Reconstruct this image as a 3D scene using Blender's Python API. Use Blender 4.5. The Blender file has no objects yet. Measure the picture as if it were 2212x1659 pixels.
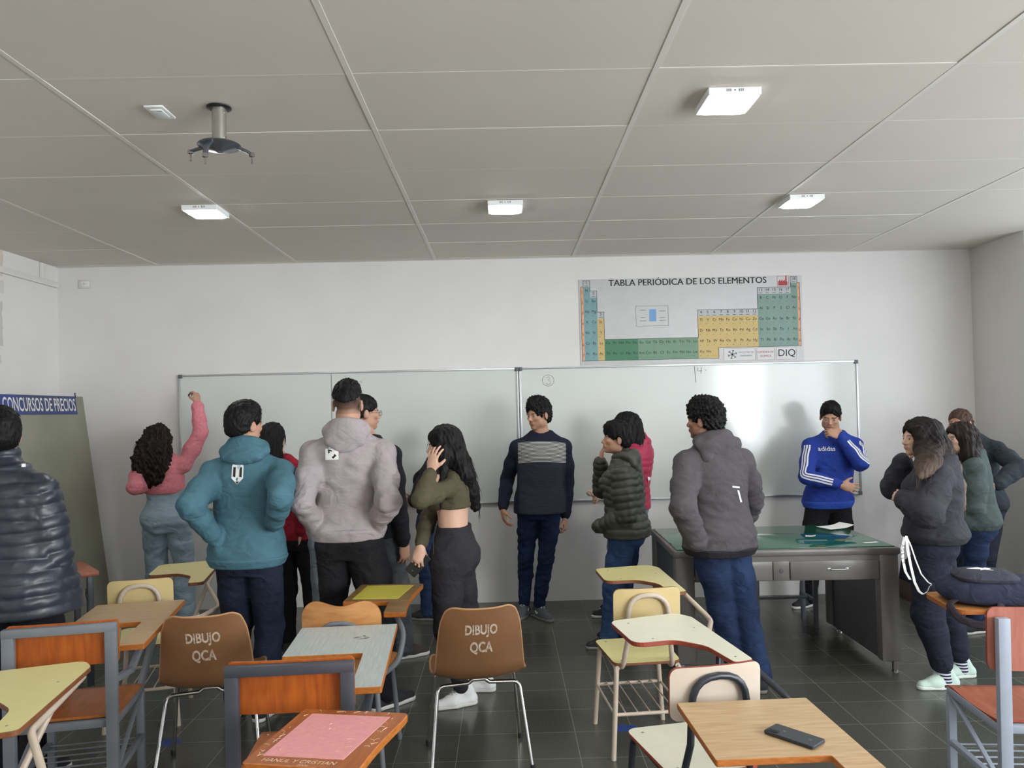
import bpy, bmesh, math, random
import numpy as np
from mathutils import Vector, Matrix
from mathutils.bvhtree import BVHTree

random.seed(7)
C = bpy.context.scene.collection
SC = bpy.context.scene
PI = math.pi
def rad(a): return a*PI/180
def srgb(r, g, b):
    f = lambda c: (c/255/12.92) if c <= 10 else ((c/255+.055)/1.055)**2.4
    return (f(r), f(g), f(b), 1.0)

# ------------------------------------------------------------------ camera
F, YAW, PITCH, ROLL, CYO, HC = 1643.5, .0104, .0221, -.0226, 20.65, 1.682
def cam_axes():
    cy, sy, cp, sp = math.cos(YAW), math.sin(YAW), math.cos(PITCH), math.sin(PITCH)
    f = Vector((sy*cp, cy*cp, sp)); r = Vector((cy, -sy, 0)); u = r.cross(f)
    c, s = math.cos(ROLL), math.sin(ROLL)
    return c*r+s*u, -s*r+c*u, f
CR, CU, CF = cam_axes()
cam_data = bpy.data.cameras.new('camera'); cam = bpy.data.objects.new('camera', cam_data); C.objects.link(cam)
cam.matrix_world = Matrix(((CR.x, CU.x, -CF.x, 0), (CR.y, CU.y, -CF.y, 0), (CR.z, CU.z, -CF.z, HC), (0, 0, 0, 1)))
cam_data.sensor_width = 36; cam_data.lens = F/2212*36; cam_data.shift_y = CYO/2212
cam_data.clip_start = .05
SC.camera = cam
# a point of the photograph at the depth Y it stands at, or at the height z it stands at
def ray(px, py): return CR*((px-1106)/F) - CU*((py-829.5-CYO)/F) + CF
def at(px, py, Y):
    d = ray(px, py); t = Y/d.y
    return Vector((d.x*t, Y, HC+d.z*t))
def atz(px, py, z):
    d = ray(px, py); t = (z-HC)/d.z
    return Vector((d.x*t, d.y*t, z))
def proj(P):
    v = Vector(P)-Vector((0, 0, HC)); w = v.dot(CF)
    return 1106+F*v.dot(CR)/w, 829.5+CYO-F*v.dot(CU)/w
def xof(px, z, Y):
    x = (px-1089)/F*Y
    for _ in range(4): x += (px-proj((x, Y, z))[0])/F*Y
    return x

# ------------------------------------------------------------------ world, daylight, exposure
SC.view_settings.view_transform = 'Standard'; SC.view_settings.look = 'None'
SC.view_settings.gamma = 1; SC.view_settings.use_curve_mapping = False
SC.view_settings.exposure = 0.42
SC.cycles.use_denoising = True
try: SC.cycles.denoiser = 'OPENIMAGEDENOISE'
except Exception: pass
SC.cycles.max_bounces = 8; SC.cycles.diffuse_bounces = 5; SC.cycles.sample_clamp_indirect = 6
W = bpy.data.worlds.new('sky'); SC.world = W; W.use_nodes = True
nt = W.node_tree; bg = nt.nodes['Background']
bg.inputs[0].default_value = (.86, .93, 1.0, 1); bg.inputs[1].default_value = 3.0      # bright overcast sky outside
# daylight coming in through the long window of the right hand wall
WIN = [(-3.3, -.1), (.1, 2.8), (3.0, 5.75)]; WZ0, WZ1, WX = .85, 2.9, 4.48
for (y0, y1), e_ in zip(WIN+WIN, (300, 60, 0, None, None, None)):       # the sky light, then its portals
    if e_ == 0: continue
    L = bpy.data.lights.new('window_daylight', 'AREA'); L.shape = 'RECTANGLE'
    L.size = y1-y0; L.size_y = WZ1-WZ0; L.energy = (e_ or 1)*(y1-y0)/2.8; L.color = (.93, .97, 1.0)
    o = bpy.data.objects.new('window_daylight', L); C.objects.link(o)
    L.cycles.is_portal = e_ is None
    o.location = (WX+.34, (y0+y1)/2, (WZ0+WZ1)/2)
    o.rotation_euler = (PI/2, 0, PI/2)

# ------------------------------------------------------------------ object bookkeeping
def tag(o, label=None, cat=None, group=None, kind=None):
    if label: o['label'] = label
    if cat: o['category'] = cat
    if group: o['group'] = group
    if kind: o['kind'] = kind
    return o
def thing(name, label, cat, loc=(0, 0, 0), rz=0, group=None):
    o = bpy.data.objects.new(name, None); C.objects.link(o)
    o.empty_display_size = .05
    o.location = loc; o.rotation_euler = (0, 0, rz)
    return tag(o, label, cat, group)

# ------------------------------------------------------------------ materials
MATS = {}
def mat(name, col, rough=.6, metal=0, var=0, vscale=8, bump=0, bscale=200, vcol2=None, spec=.5, emit=None, stretch=(1, 1, 1), sheen=0, coat=0, attr=None):
    m = bpy.data.materials.new(name); m.use_nodes = True; MATS[name] = m
    t = m.node_tree; b = t.nodes['Principled BSDF']
    b.inputs['Base Color'].default_value = col; b.inputs['Roughness'].default_value = rough
    b.inputs['Metallic'].default_value = metal; b.inputs['Specular IOR Level'].default_value = spec
    if sheen: b.inputs['Sheen Weight'].default_value = sheen
    if coat: b.inputs['Coat Weight'].default_value = coat; b.inputs['Coat Roughness'].default_value = .15
    if emit:
        b.inputs['Emission Color'].default_value = emit[0]; b.inputs['Emission Strength'].default_value = emit[1]
    co = None
    if var or bump:
        tc = t.nodes.new('ShaderNodeTexCoord'); mp = t.nodes.new('ShaderNodeMapping'); mp.inputs['Scale'].default_value = stretch
        t.links.new(tc.outputs['Object'], mp.inputs[0]); co = mp.outputs[0]
    base = None
    if attr:
        a = t.nodes.new('ShaderNodeVertexColor'); a.layer_name = attr; base = a.outputs[0]
        t.links.new(base, b.inputs['Base Color'])
    if var:
        n = t.nodes.new('ShaderNodeTexNoise'); n.inputs['Scale'].default_value = vscale; n.inputs['Detail'].default_value = 5
        t.links.new(co, n.inputs['Vector'])
        mx = t.nodes.new('ShaderNodeMix'); mx.data_type = 'RGBA'
        rp = t.nodes.new('ShaderNodeMapRange'); rp.inputs[1].default_value = .3; rp.inputs[2].default_value = .7
        t.links.new(n.outputs[0], rp.inputs[0]); t.links.new(rp.outputs[0], mx.inputs[0])
        c2 = vcol2 or tuple(max(0, c*(1-var)) for c in col[:3])+(1,)
        if base is None:
            mx.inputs[6].default_value = col; mx.inputs[7].default_value = c2
        else:
            mx.blend_type = 'MULTIPLY'; t.links.new(base, mx.inputs[6]); mx.inputs[7].default_value = (1-var, 1-var, 1-var, 1)
        t.links.new(mx.outputs[2], b.inputs['Base Color'])
    if bump:
        n2 = t.nodes.new('ShaderNodeTexNoise'); n2.inputs['Scale'].default_value = bscale; n2.inputs['Detail'].default_value = 3
        t.links.new(co, n2.inputs['Vector'])
        bp = t.nodes.new('ShaderNodeBump'); bp.inputs['Strength'].default_value = bump; bp.inputs['Distance'].default_value = .004
        t.links.new(n2.outputs[0], bp.inputs['Height']); t.links.new(bp.outputs[0], b.inputs['Normal'])
    return m

def folds(m, strength, scale=9):
    """soft creases of cloth as a bump over the weave"""
    t = m.node_tree; b = t.nodes['Principled BSDF']; tc = t.nodes.new('ShaderNodeTexCoord'); mp = t.nodes.new('ShaderNodeMapping'); mp.inputs['Scale'].default_value = (1, 1, 1.5); mp.inputs['Rotation'].default_value = (.3, .35, 0)
    n = t.nodes.new('ShaderNodeTexNoise'); n.inputs['Scale'].default_value = scale; n.inputs['Detail'].default_value = 2; n.inputs['Distortion'].default_value = .8
    a = t.nodes.new('ShaderNodeMath'); a.operation = 'SUBTRACT'; a.inputs[1].default_value = .5; c = t.nodes.new('ShaderNodeMath'); c.operation = 'ABSOLUTE'
    bp = t.nodes.new('ShaderNodeBump'); bp.inputs['Strength'].default_value = strength; bp.inputs['Distance'].default_value = .045; bp.invert = True
    L = t.links.new; L(tc.outputs['Object'], mp.inputs[0]); L(mp.outputs[0], n.inputs['Vector']); L(n.outputs[0], a.inputs[0]); L(a.outputs[0], c.inputs[0]); L(c.outputs[0], bp.inputs['Height'])
    if b.inputs['Normal'].links: L(b.inputs['Normal'].links[0].from_socket, bp.inputs['Normal'])
    L(bp.outputs[0], b.inputs['Normal']); return m
def fabric(name, r, g, b, var=.25, vscale=30, bump=.35, bscale=400, rough=.9, sheen=.0, fold=.42, **k):
    m = mat(name, srgb(r, g, b), rough, var=var, vscale=vscale, bump=bump, bscale=bscale, sheen=sheen, spec=.2, **k)
    return folds(m, fold) if fold else m

M = {}
M['wall'] = mat('white_plaster', srgb(226, 224, 222), .85, var=.05, vscale=2.5, bump=.12, bscale=60, spec=.25)
M['pilaster'] = mat('pilaster_plaster', srgb(218, 216, 213), .85, var=.04, vscale=3, bump=.1, bscale=60, spec=.25)
M['skirt'] = mat('baseboard_grey', srgb(120, 120, 116), .6)
M['alu'] = mat('aluminium', srgb(196, 198, 200), .35, .85)
M['alu_dark'] = mat('grey_plastic', srgb(92, 94, 98), .5)
M['white_plastic'] = mat('white_plastic', srgb(232, 232, 232), .4)
M['chrome'] = mat('chrome', srgb(205, 205, 205), .12, 1)
M['steel'] = mat('brushed_steel', srgb(190, 188, 180), .3, .9, bump=.05, bscale=300, stretch=(1, 1, .05))
M['black_plastic'] = mat('black_plastic', srgb(28, 29, 32), .35)
M['dark_rubber'] = mat('dark_rubber', srgb(30, 30, 30), .7)
M['marker'] = mat('marker_ink', srgb(70, 74, 78), .6)
M['paper'] = mat('paper', srgb(236, 236, 234), .8)
M['ink'] = mat('black_ink', srgb(30, 31, 34), .7)
M['glossy_black'] = mat('glossy_black', srgb(14, 14, 16), .12, spec=.6)
M['grey_paint'] = mat('grey_enamel', srgb(112, 116, 122), .42, var=.12, vscale=14)
M['dark_paint'] = mat('charcoal_enamel', srgb(62, 64, 72), .42, var=.12, vscale=14)
M['black_paint'] = mat('black_enamel', srgb(38, 42, 50), .35, var=.1, vscale=14)
M['cream_paint'] = mat('cream_enamel', srgb(192, 176, 158), .38, var=.12, vscale=14)
M['lightgrey_paint'] = mat('pale_grey_enamel', srgb(150, 158, 172), .45, var=.1, vscale=14)
M['orange_ply'] = mat('varnished_orange_plywood', srgb(176, 90, 30), .35, var=.3, vscale=6, vcol2=srgb(148, 70, 20), stretch=(11, 11, 1.3), coat=.3)
M['orange_ply_h'] = mat('varnished_orange_plywood_flat', srgb(172, 98, 44), .35, var=.3, vscale=5, vcol2=srgb(142, 74, 28), stretch=(9, 1.2, 9), coat=.3)
M['orange_edge'] = mat('orange_wood_edge', srgb(176, 106, 44), .4, var=.25, vscale=14, vcol2=srgb(150, 82, 26), stretch=(3, 3, 9))
M['red_ply'] = mat('reddish_plywood', srgb(178, 112, 94), .45, var=.2, vscale=5, vcol2=srgb(160, 92, 74), stretch=(8, 8, 1.2), coat=.2)
M['red_ply_h'] = mat('reddish_plywood_flat', srgb(172, 104, 80), .45, var=.25, vscale=5, vcol2=srgb(152, 84, 60), stretch=(8, 1.2, 8), coat=.2)
M['tan_ply'] = mat('pale_plywood', srgb(196, 142, 88), .42, var=.25, vscale=5, vcol2=srgb(170, 116, 64), stretch=(2, 8, 8), coat=.2)
M['woodgrain'] = mat('woodgrain_laminate', srgb(190, 162, 124), .38, var=.2, vscale=7, vcol2=srgb(170, 138, 100), stretch=(1.2, 10, 4))
M['grey_lam'] = mat('streaked_grey_laminate', srgb(186, 192, 188), .4, var=.14, vscale=9, vcol2=srgb(166, 174, 172), stretch=(12, 1.2, 4))
M['yellow_lam'] = mat('pale_yellow_laminate', srgb(222, 212, 150), .35, var=.05, vscale=20)
M['yellow_lam2'] = mat('warm_yellow_laminate', srgb(206, 184, 132), .38, var=.06, vscale=14)
M['cream_lam'] = mat('cream_laminate', srgb(222, 220, 200), .35, var=.05, vscale=20)
M['pinkish_lam'] = mat('cream_pink_laminate', srgb(200, 186, 170), .38, var=.05, vscale=14)
M['brown_edge'] = mat('brown_edge', srgb(124, 74, 42), .5, var=.2, vscale=20)
M['red_edge'] = mat('red_brown_edge', srgb(150, 66, 46), .45, var=.2, vscale=20)
M['yellow_inset'] = mat('yellow_laminate_inset', srgb(212, 200, 84), .35, var=.05, vscale=20)
M['pink_inset'] = mat('pink_laminate_inset', srgb(222, 150, 150), .45, var=.12, vscale=60)
M['wood_top'] = mat('worn_brown_wood', srgb(150, 118, 74), .4, var=.3, vscale=6, vcol2=srgb(120, 92, 56), stretch=(2, 9, 5))
M['shell'] = mat('brown_moulded_plastic', srgb(130, 92, 60), .42, var=.14, vscale=4, vcol2=srgb(112, 78, 50))
M['stencil'] = mat('white_stencil_paint', srgb(206, 196, 184), .7, var=.25, vscale=70, vcol2=srgb(160, 128, 100))
M['scratch'] = mat('pale_scratches', srgb(228, 196, 168), .7)
M['desk'] = mat('grey_steel_desk', srgb(122, 118, 115), .34, .1, var=.15, vscale=5)
M['desk_dark'] = mat('dark_steel_desk', srgb(92, 96, 96), .38, .1, var=.12, vscale=5)
M['desk_top'] = mat('green_glass_top', srgb(30, 92, 70), .07, spec=.45)
M['screw'] = mat('screw_heads', srgb(170, 168, 160), .35, .8)
M['board_green'] = mat('grey_green_board', srgb(150, 150, 134), .7, var=.14, vscale=3)
M['board_edge'] = mat('grey_board_edge', srgb(122, 122, 114), .7)
M['banner'] = mat('blue_banner', srgb(52, 70, 140), .6, var=.3, vscale=2.2, vcol2=srgb(70, 76, 104))
M['banner_text'] = mat('banner_letters', srgb(224, 222, 218), .6)
# ------------------------------------------------------------------ mesh building
def fillet(pts, r, n=5, closed=False):
    pts = [Vector(p) for p in pts]; N = len(pts); out = []
    for i, p in enumerate(pts):
        ri = r[i] if isinstance(r, (list, tuple)) else r
        if (not closed and i in (0, N-1)) or ri <= 0: out.append(p); continue
        a, b = pts[i-1], pts[(i+1) % N]
        da, db = (a-p), (b-p); la, lb = da.length, db.length
        da.normalize(); db.normalize()
        ang = da.angle(db)
        if ang > PI-.02: out.append(p); continue
        t = min(ri/math.tan(ang/2), la*.49, lb*.49)
        p0, p1 = p+da*t, p+db*t
        for k in range(n+1):
            s = k/n; out.append(p0*(1-s)**2+p*2*s*(1-s)+p1*s*s)
    return out

class MB:
    def __init__(s): s.v = []; s.f = []; s.m = []; s.sm = []
    def add(s, vs, fs, m=0, smooth=False):
        o = len(s.v); s.v += [tuple(v) for v in vs]
        for f in fs: s.f.append(tuple(i+o for i in f)); s.m.append(m); s.sm.append(smooth)
    def box(s, c, size, R=None, m=0, bev=0):
        hx, hy, hz = size[0]/2, size[1]/2, size[2]/2; c = Vector(c)
        if bev <= 0:
            vs = [Vector((x*hx, y*hy, z*hz)) for x in (-1, 1) for y in (-1, 1) for z in (-1, 1)]
            fs = [(0, 1, 3, 2), (4, 6, 7, 5), (0, 4, 5, 1), (2, 3, 7, 6), (0, 2, 6, 4), (1, 5, 7, 3)]
        else:
            b = bev; bm = bmesh.new(); bmesh.ops.create_cube(bm, size=1)
            bmesh.ops.scale(bm, vec=size, verts=bm.verts)
            bmesh.ops.bevel(bm, geom=list(bm.edges), offset=b, segments=2, affect='EDGES', profile=.5)
            bm.verts.index_update()
            vs = [v.co.copy() for v in bm.verts]; fs = [tuple(v.index for v in f.verts) for f in bm.faces]; bm.free()
        if R is not None: vs = [R @ v for v in vs]
        s.add([v+c for v in vs], fs, m, bev > 0)
    def bar(s, p, q, w, h, m=0, up=(0, 0, 1), bev=.002):
        p, q = Vector(p), Vector(q); d = q-p; L = d.length; z = d.normalized(); u = Vector(up)
        if abs(z.dot(u)) > .95: u = Vector((0, 1, 0))
        x = u.cross(z).normalized(); y = z.cross(x)
        R = Matrix((x, y, z)).transposed()
        s.box((p+q)/2, (w, h, L), R, m, bev)
    def tube(s, pts, r, n=10, fil=0, closed=False, m=0, cap=True, fn=5, flat=None):
        pts = fillet(pts, fil, fn, closed) if fil else [Vector(p) for p in pts]
        N = len(pts); rr = r if isinstance(r, (list, tuple)) and len(r) == N else [r if not isinstance(r, (list, tuple)) else r[0]]*N
        T = []
        for i in range(N):
            a = pts[i-1] if (i > 0 or closed) else pts[0]; b = pts[(i+1) % N] if (i < N-1 or closed) else pts[-1]
            d = b-a; T.append(d.normalized() if d.length > 1e-9 else Vector((0, 0, 1)))
        u = Vector((0, 0, 1)) if abs(T[0].z) < .9 else Vector((1, 0, 0))
        if flat is not None: u = Vector(flat[0])
        x = u.cross(T[0]).normalized(); rings = []
        for i in range(N):
            if i: x = (x-T[i]*x.dot(T[i])); x = x.normalized() if x.length > 1e-6 else u.cross(T[i]).normalized()
            y = T[i].cross(x)
            fx, fy = (1, 1) if flat is None else (flat[1], flat[2])
            rings.append([pts[i]+(x*math.cos(2*PI*k/n)*fx+y*math.sin(2*PI*k/n)*fy)*rr[i] for k in range(n)])
        vs = [v for R in rings for v in R]; fs = []
        for i in range(N if closed else N-1):
            j = (i+1) % N
            for k in range(n): fs.append((i*n+k, i*n+(k+1) % n, j*n+(k+1) % n, j*n+k))
        s.add(vs, fs, m, True)
        if cap and not closed:
            s.add(rings[0], [tuple(range(n))[::-1]], m); s.add(rings[-1], [tuple(range(n))], m)
    def prism(s, out, z0, z1, m=0, me=None, ch=.002, mb=None):
        n = len(out); me = m if me is None else me
        c = Vector((sum(p[0] for p in out)/n, sum(p[1] for p in out)/n))
        def inset(d):
            r = []
            for i in range(n):
                a, p, b = (Vector(out[k][:2]) for k in ((i-1) % n, i, (i+1) % n))
                n1 = Vector((-(p-a).y, (p-a).x)); n2 = Vector((-(b-p).y, (b-p).x))
                if n1.length < 1e-9: n1 = n2
                if n2.length < 1e-9: n2 = n1
                q = (n1.normalized()+n2.normalized()); q = q.normalized() if q.length > 1e-6 else n1.normalized()
                r.append(p+q*d)
            return r
        area = sum(out[i][0]*out[(i+1) % n][1]-out[(i+1) % n][0]*out[i][1] for i in range(n))
        sg = 1 if area > 0 else -1
        if sg < 0: out = out[::-1]
        rings = [[(p.x, p.y, z0) for p in inset(ch)], [(p[0], p[1], z0+ch) for p in out], [(p[0], p[1], z1-ch) for p in out], [(p.x, p.y, z1) for p in inset(ch)]]
        for k in range(3):
            s.add(rings[k]+rings[k+1], [(i, (i+1) % n, n+(i+1) % n, n+i) for i in range(n)], me, False)
        s.add(rings[3], [tuple(range(n))], m); s.add(rings[0], [tuple(range(n))[::-1]], me if mb is None else mb)
    def grid(s, fn, nu, nv, m=0, smooth=True, closed_u=False):
        vs = [fn(i/nu, j/nv) for j in range(nv+1) for i in range(nu+1)]
        fs = [(j*(nu+1)+i, j*(nu+1)+i+1, (j+1)*(nu+1)+i+1, (j+1)*(nu+1)+i) for j in range(nv) for i in range(nu)]
        s.add(vs, fs, m, smooth)
    def slab(s, front, back, nu, nv, m=0, me=None):   # closed sheet between two grids
        me = m if me is None else me; W_ = nu+1
        A = [front(i/nu, j/nv) for j in range(nv+1) for i in range(nu+1)]
        B = [back(i/nu, j/nv) for j in range(nv+1) for i in range(nu+1)]
        q = [(j*W_+i, j*W_+i+1, (j+1)*W_+i+1, (j+1)*W_+i) for j in range(nv) for i in range(nu)]
        s.add(A, q, m, True); s.add(B, [f[::-1] for f in q], m, True)
        per = [i for i in range(nu)]+[j*W_+nu for j in range(nv)]+[nv*W_+i for i in range(nu, 0, -1)]+[j*W_ for j in range(nv, 0, -1)]
        n = len(per)
        s.add([A[i] for i in per]+[B[i] for i in per], [((i+1) % n, i, n+i, n+(i+1) % n) for i in range(n)], me, False)
    def lathe(s, prof, c=(0, 0, 0), n=24, m=0):
        c = Vector(c); k = len(prof)
        vs = [c+Vector((r*math.cos(2*PI*i/n), r*math.sin(2*PI*i/n), z)) for r, z in prof for i in range(n)]
        s.add(vs, [(j*n+i, j*n+(i+1) % n, (j+1)*n+(i+1) % n, (j+1)*n+i) for j in range(k-1) for i in range(n)], m, True)
        s.add([vs[i] for i in range(n)], [tuple(range(n))[::-1]], m); s.add([vs[(k-1)*n+i] for i in range(n)], [tuple(range(n))], m)
    def build(s, name, mats, parent=None, loc=None):
        me = bpy.data.meshes.new(name); me.from_pydata(s.v, [], s.f)
        mats = mats if isinstance(mats, (list, tuple)) else [mats]
        for m_ in mats: me.materials.append(m_)
        me.polygons.foreach_set('material_index', s.m); me.polygons.foreach_set('use_smooth', s.sm)
        me.update(); me.validate()
        if any(s.sm):
            bm = bmesh.new(); bm.from_mesh(me)
            bmesh.ops.recalc_face_normals(bm, faces=bm.faces); bm.to_mesh(me); bm.free()
            try: me.set_sharp_from_angle(angle=rad(42))
            except Exception: pass
        o = bpy.data.objects.new(name, me); C.objects.link(o)
        if parent: o.parent = parent
        if loc: o.location = loc
        return o

def dup(root, loc, rz, label, group=None):
    r = root.copy(); C.objects.link(r); r.location = loc; r.rotation_euler = (0, 0, rz); r['label'] = label
    if group: r['group'] = group
    for ch in list(root.children):
        c = ch.copy(); C.objects.link(c); c.parent = r
        for g in ch.children:
            d = g.copy(); C.objects.link(d); d.parent = c
    return r

_tc = {}
def text_geo(body, size=1.0, sx=1.0, align='CENTER', bold=0):
    """flat letter faces in x, y"""
    k = (body, align, bold)
    if k not in _tc:
        cu = bpy.data.curves.new('letters', 'FONT'); cu.body = body; cu.align_x = align; cu.align_y = 'CENTER'; cu.size = 1; cu.offset = bold
        cu.resolution_u = 3
        o = bpy.data.objects.new('letters', cu); C.objects.link(o)
        dg = bpy.context.evaluated_depsgraph_get(); dg.update()
        me = bpy.data.meshes.new_from_object(o.evaluated_get(dg), depsgraph=dg)
        _tc[k] = ([v.co.copy() for v in me.vertices], [tuple(p.vertices) for p in me.polygons])
        bpy.data.meshes.remove(me); bpy.data.objects.remove(o); bpy.data.curves.remove(cu)
    vs, fs = _tc[k]
    return [(v.x*size*sx, v.y*size) for v in vs], fs

def subdivide_geo(vs, fs, maxlen):
    bm = bmesh.new(); bv = [bm.verts.new((x, y, 0)) for x, y in vs]
    for f in fs:
        try: bm.faces.new([bv[i] for i in f])
        except ValueError: pass
    bmesh.ops.triangulate(bm, faces=bm.faces)
    for _ in range(3):
        es = [e for e in bm.edges if e.calc_length() > maxlen]
        if not es: break
        bmesh.ops.subdivide_edges(bm, edges=es, cuts=1); bmesh.ops.triangulate(bm, faces=bm.faces)
    bm.verts.index_update()
    r = [(v.co.x, v.co.y) for v in bm.verts], [tuple(v.index for v in f.verts) for f in bm.faces]
    bm.free(); return r
# ------------------------------------------------------------------ the room
XL, XR, YB, YR, ZC = -3.915, 4.185, 6.726, -4.0, 3.03
XW = WX+.12                       # wall plane behind the window recess
def struct(name, mb, m): return tag(mb.build(name, m), kind='structure')

def floor_material():
    m = bpy.data.materials.new('dark_granite_tiles'); m.use_nodes = True; t = m.node_tree; b = t.nodes['Principled BSDF']
    tc = t.nodes.new('ShaderNodeTexCoord')
    n1 = t.nodes.new('ShaderNodeTexNoise'); n1.inputs['Scale'].default_value = 210; n1.inputs['Detail'].default_value = 4
    n2 = t.nodes.new('ShaderNodeTexNoise'); n2.inputs['Scale'].default_value = 1.3; n2.inputs['Detail'].default_value = 6
    cr = t.nodes.new('ShaderNodeValToRGB'); cr.color_ramp.elements[0].position = .3; cr.color_ramp.elements[1].position = .72
    cr.color_ramp.elements[0].color = srgb(68, 69, 61); cr.color_ramp.elements[1].color = srgb(104, 104, 95)
    br = t.nodes.new('ShaderNodeTexBrick'); br.offset = 0; br.squash = 1
    mp = t.nodes.new('ShaderNodeMapping'); mp.inputs['Location'].default_value = (-.03, -.1, 0)
    br.inputs['Scale'].default_value = 1; br.inputs['Brick Width'].default_value = .3; br.inputs['Row Height'].default_value = .3
    br.inputs['Mortar Size'].default_value = .0022; br.inputs['Mortar Smooth'].default_value = .3
    br.inputs['Color1'].default_value = (1, 1, 1, 1); br.inputs['Color2'].default_value = (.86, .86, .86, 1); br.inputs['Mortar'].default_value = (2.6, 2.6, 2.5, 1)
    mx = t.nodes.new('ShaderNodeMix'); mx.data_type = 'RGBA'; mx.blend_type = 'MULTIPLY'; mx.inputs[0].default_value = 1
    mx2 = t.nodes.new('ShaderNodeMix'); mx2.data_type = 'RGBA'; mx2.blend_type = 'MULTIPLY'; mx2.inputs[0].default_value = .3
    L = t.links.new
    L(tc.outputs['Object'], n1.inputs[0]); L(tc.outputs['Object'], n2.inputs[0]); L(tc.outputs['Object'], mp.inputs[0]); L(mp.outputs[0], br.inputs[0])
    L(n1.outputs[0], cr.inputs[0]); L(cr.outputs[0], mx.inputs[6]); L(br.outputs[0], mx.inputs[7])
    L(mx.outputs[2], mx2.inputs[6]); L(n2.outputs[0], mx2.inputs[7]); L(mx2.outputs[2], b.inputs['Base Color'])
    rr = t.nodes.new('ShaderNodeMapRange'); rr.inputs[3].default_value = .16; rr.inputs[4].default_value = .34
    L(n2.outputs[0], rr.inputs[0]); L(rr.outputs[0], b.inputs['Roughness'])
    b.inputs['Specular IOR Level'].default_value = .5
    return m
def wall_left_material():          # plaster with two old damp patches
    m = M['wall'].copy(); m.name = 'patched_plaster'; t = m.node_tree; b = t.nodes['Principled BSDF']; L = t.links.new
    tc = t.nodes.new('ShaderNodeTexCoord'); src = b.inputs['Base Color'].links[0].from_socket
    def node(op, a, bb):
        n = t.nodes.new('ShaderNodeMath'); n.operation = op
        for i, v in enumerate((a, bb)):
            if hasattr(v, 'links'): L(v, n.inputs[i])
            else: n.inputs[i].default_value = v
        return n.outputs[0]
    sp = t.nodes.new('ShaderNodeSeparateXYZ'); L(tc.outputs['Object'], sp.inputs[0])
    nz = t.nodes.new('ShaderNodeTexNoise'); nz.inputs['Scale'].default_value = 14; L(tc.outputs['Object'], nz.inputs[0])
    wob = node('MULTIPLY', node('SUBTRACT', nz.outputs[0], .5), .09)
    def patch(y, z, hy, hz, col):
        nonlocal src
        dy = node('DIVIDE', node('ABSOLUTE', node('SUBTRACT', sp.outputs[1], y), 0), hy)
        dz = node('DIVIDE', node('ABSOLUTE', node('SUBTRACT', sp.outputs[2], z), 0), hz)
        q = node('LESS_THAN', node('ADD', node('MAXIMUM', dy, dz), node('MULTIPLY', wob, 8)), 1)
        mx = t.nodes.new('ShaderNodeMix'); mx.data_type = 'RGBA'; L(node('MULTIPLY', q, .55), mx.inputs[0]); L(src, mx.inputs[6]); mx.inputs[7].default_value = col; src = mx.outputs[2]
    patch(5.94, 2.93, .055, .10, srgb(198, 178, 152)); patch(5.95, 2.74, .05, .05, srgb(196, 192, 186))
    patch(5.93, 2.46, .055, .17, srgb(176, 172, 164)); patch(5.94, 2.17, .03, .03, srgb(190, 186, 180))
    L(src, b.inputs['Base Color']); return m

b = MB(); b.box(((XL+XW)/2, (YB+YR)/2, -.05), (XW-XL+.6, YB-YR+.6, .1)); struct('floor', b, floor_material())
b = MB(); b.box(((XL+XW)/2, YB+.1, ZC/2), (XW-XL+.6, .2, ZC+.4)); struct('wall_back', b, M['wall'])
b = MB(); b.box((XL-.1, (YB+YR)/2, ZC/2), (.2, YB-YR, ZC+.4)); struct('wall_left', b, wall_left_material())
b = MB(); b.box(((XL+XW)/2, YR-.1, ZC/2), (XW-XL+.6, .2, ZC+.4)); struct('wall_rear', b, M['wall'])
b = MB()                                                    # right wall with its window openings
b.box((XW+.1, (YB+YR)/2, WZ0/2), (.2, YB-YR, WZ0)); b.box((XW+.1, (YB+YR)/2, (WZ1+ZC+.2)/2), (.2, YB-YR, ZC+.2-WZ1))
ys = [YR]+[y for w in WIN for y in w]+[YB]
for y0, y1 in zip(ys[0::2], ys[1::2]): b.box((XW+.1, (y0+y1)/2, (WZ0+WZ1)/2), (.2, y1-y0, WZ1-WZ0))
struct('wall_right', b, M['wall'])
b = MB(); b.box(((XR+XW+.2)/2, (6.02+YB)/2, ZC/2), (XW+.2-XR, YB-6.02, ZC), bev=.004); struct('wall_pilaster', b, M['pilaster'])
for i, (y0, y1) in enumerate(WIN):
    w = MB(); fy = .05
    for y in (y0+fy/2, y1-fy/2, (y0+y1)/2): w.box((XW-.0, y, (WZ0+WZ1)/2), (.06, fy, WZ1-WZ0))
    for z in (WZ0+fy/2, WZ1-fy/2): w.box((XW, (y0+y1)/2, z), (.06, y1-y0, fy))
    wo = tag(w.build('window_%d' % (i+1), M['alu']), kind='structure')
b = MB()

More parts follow.
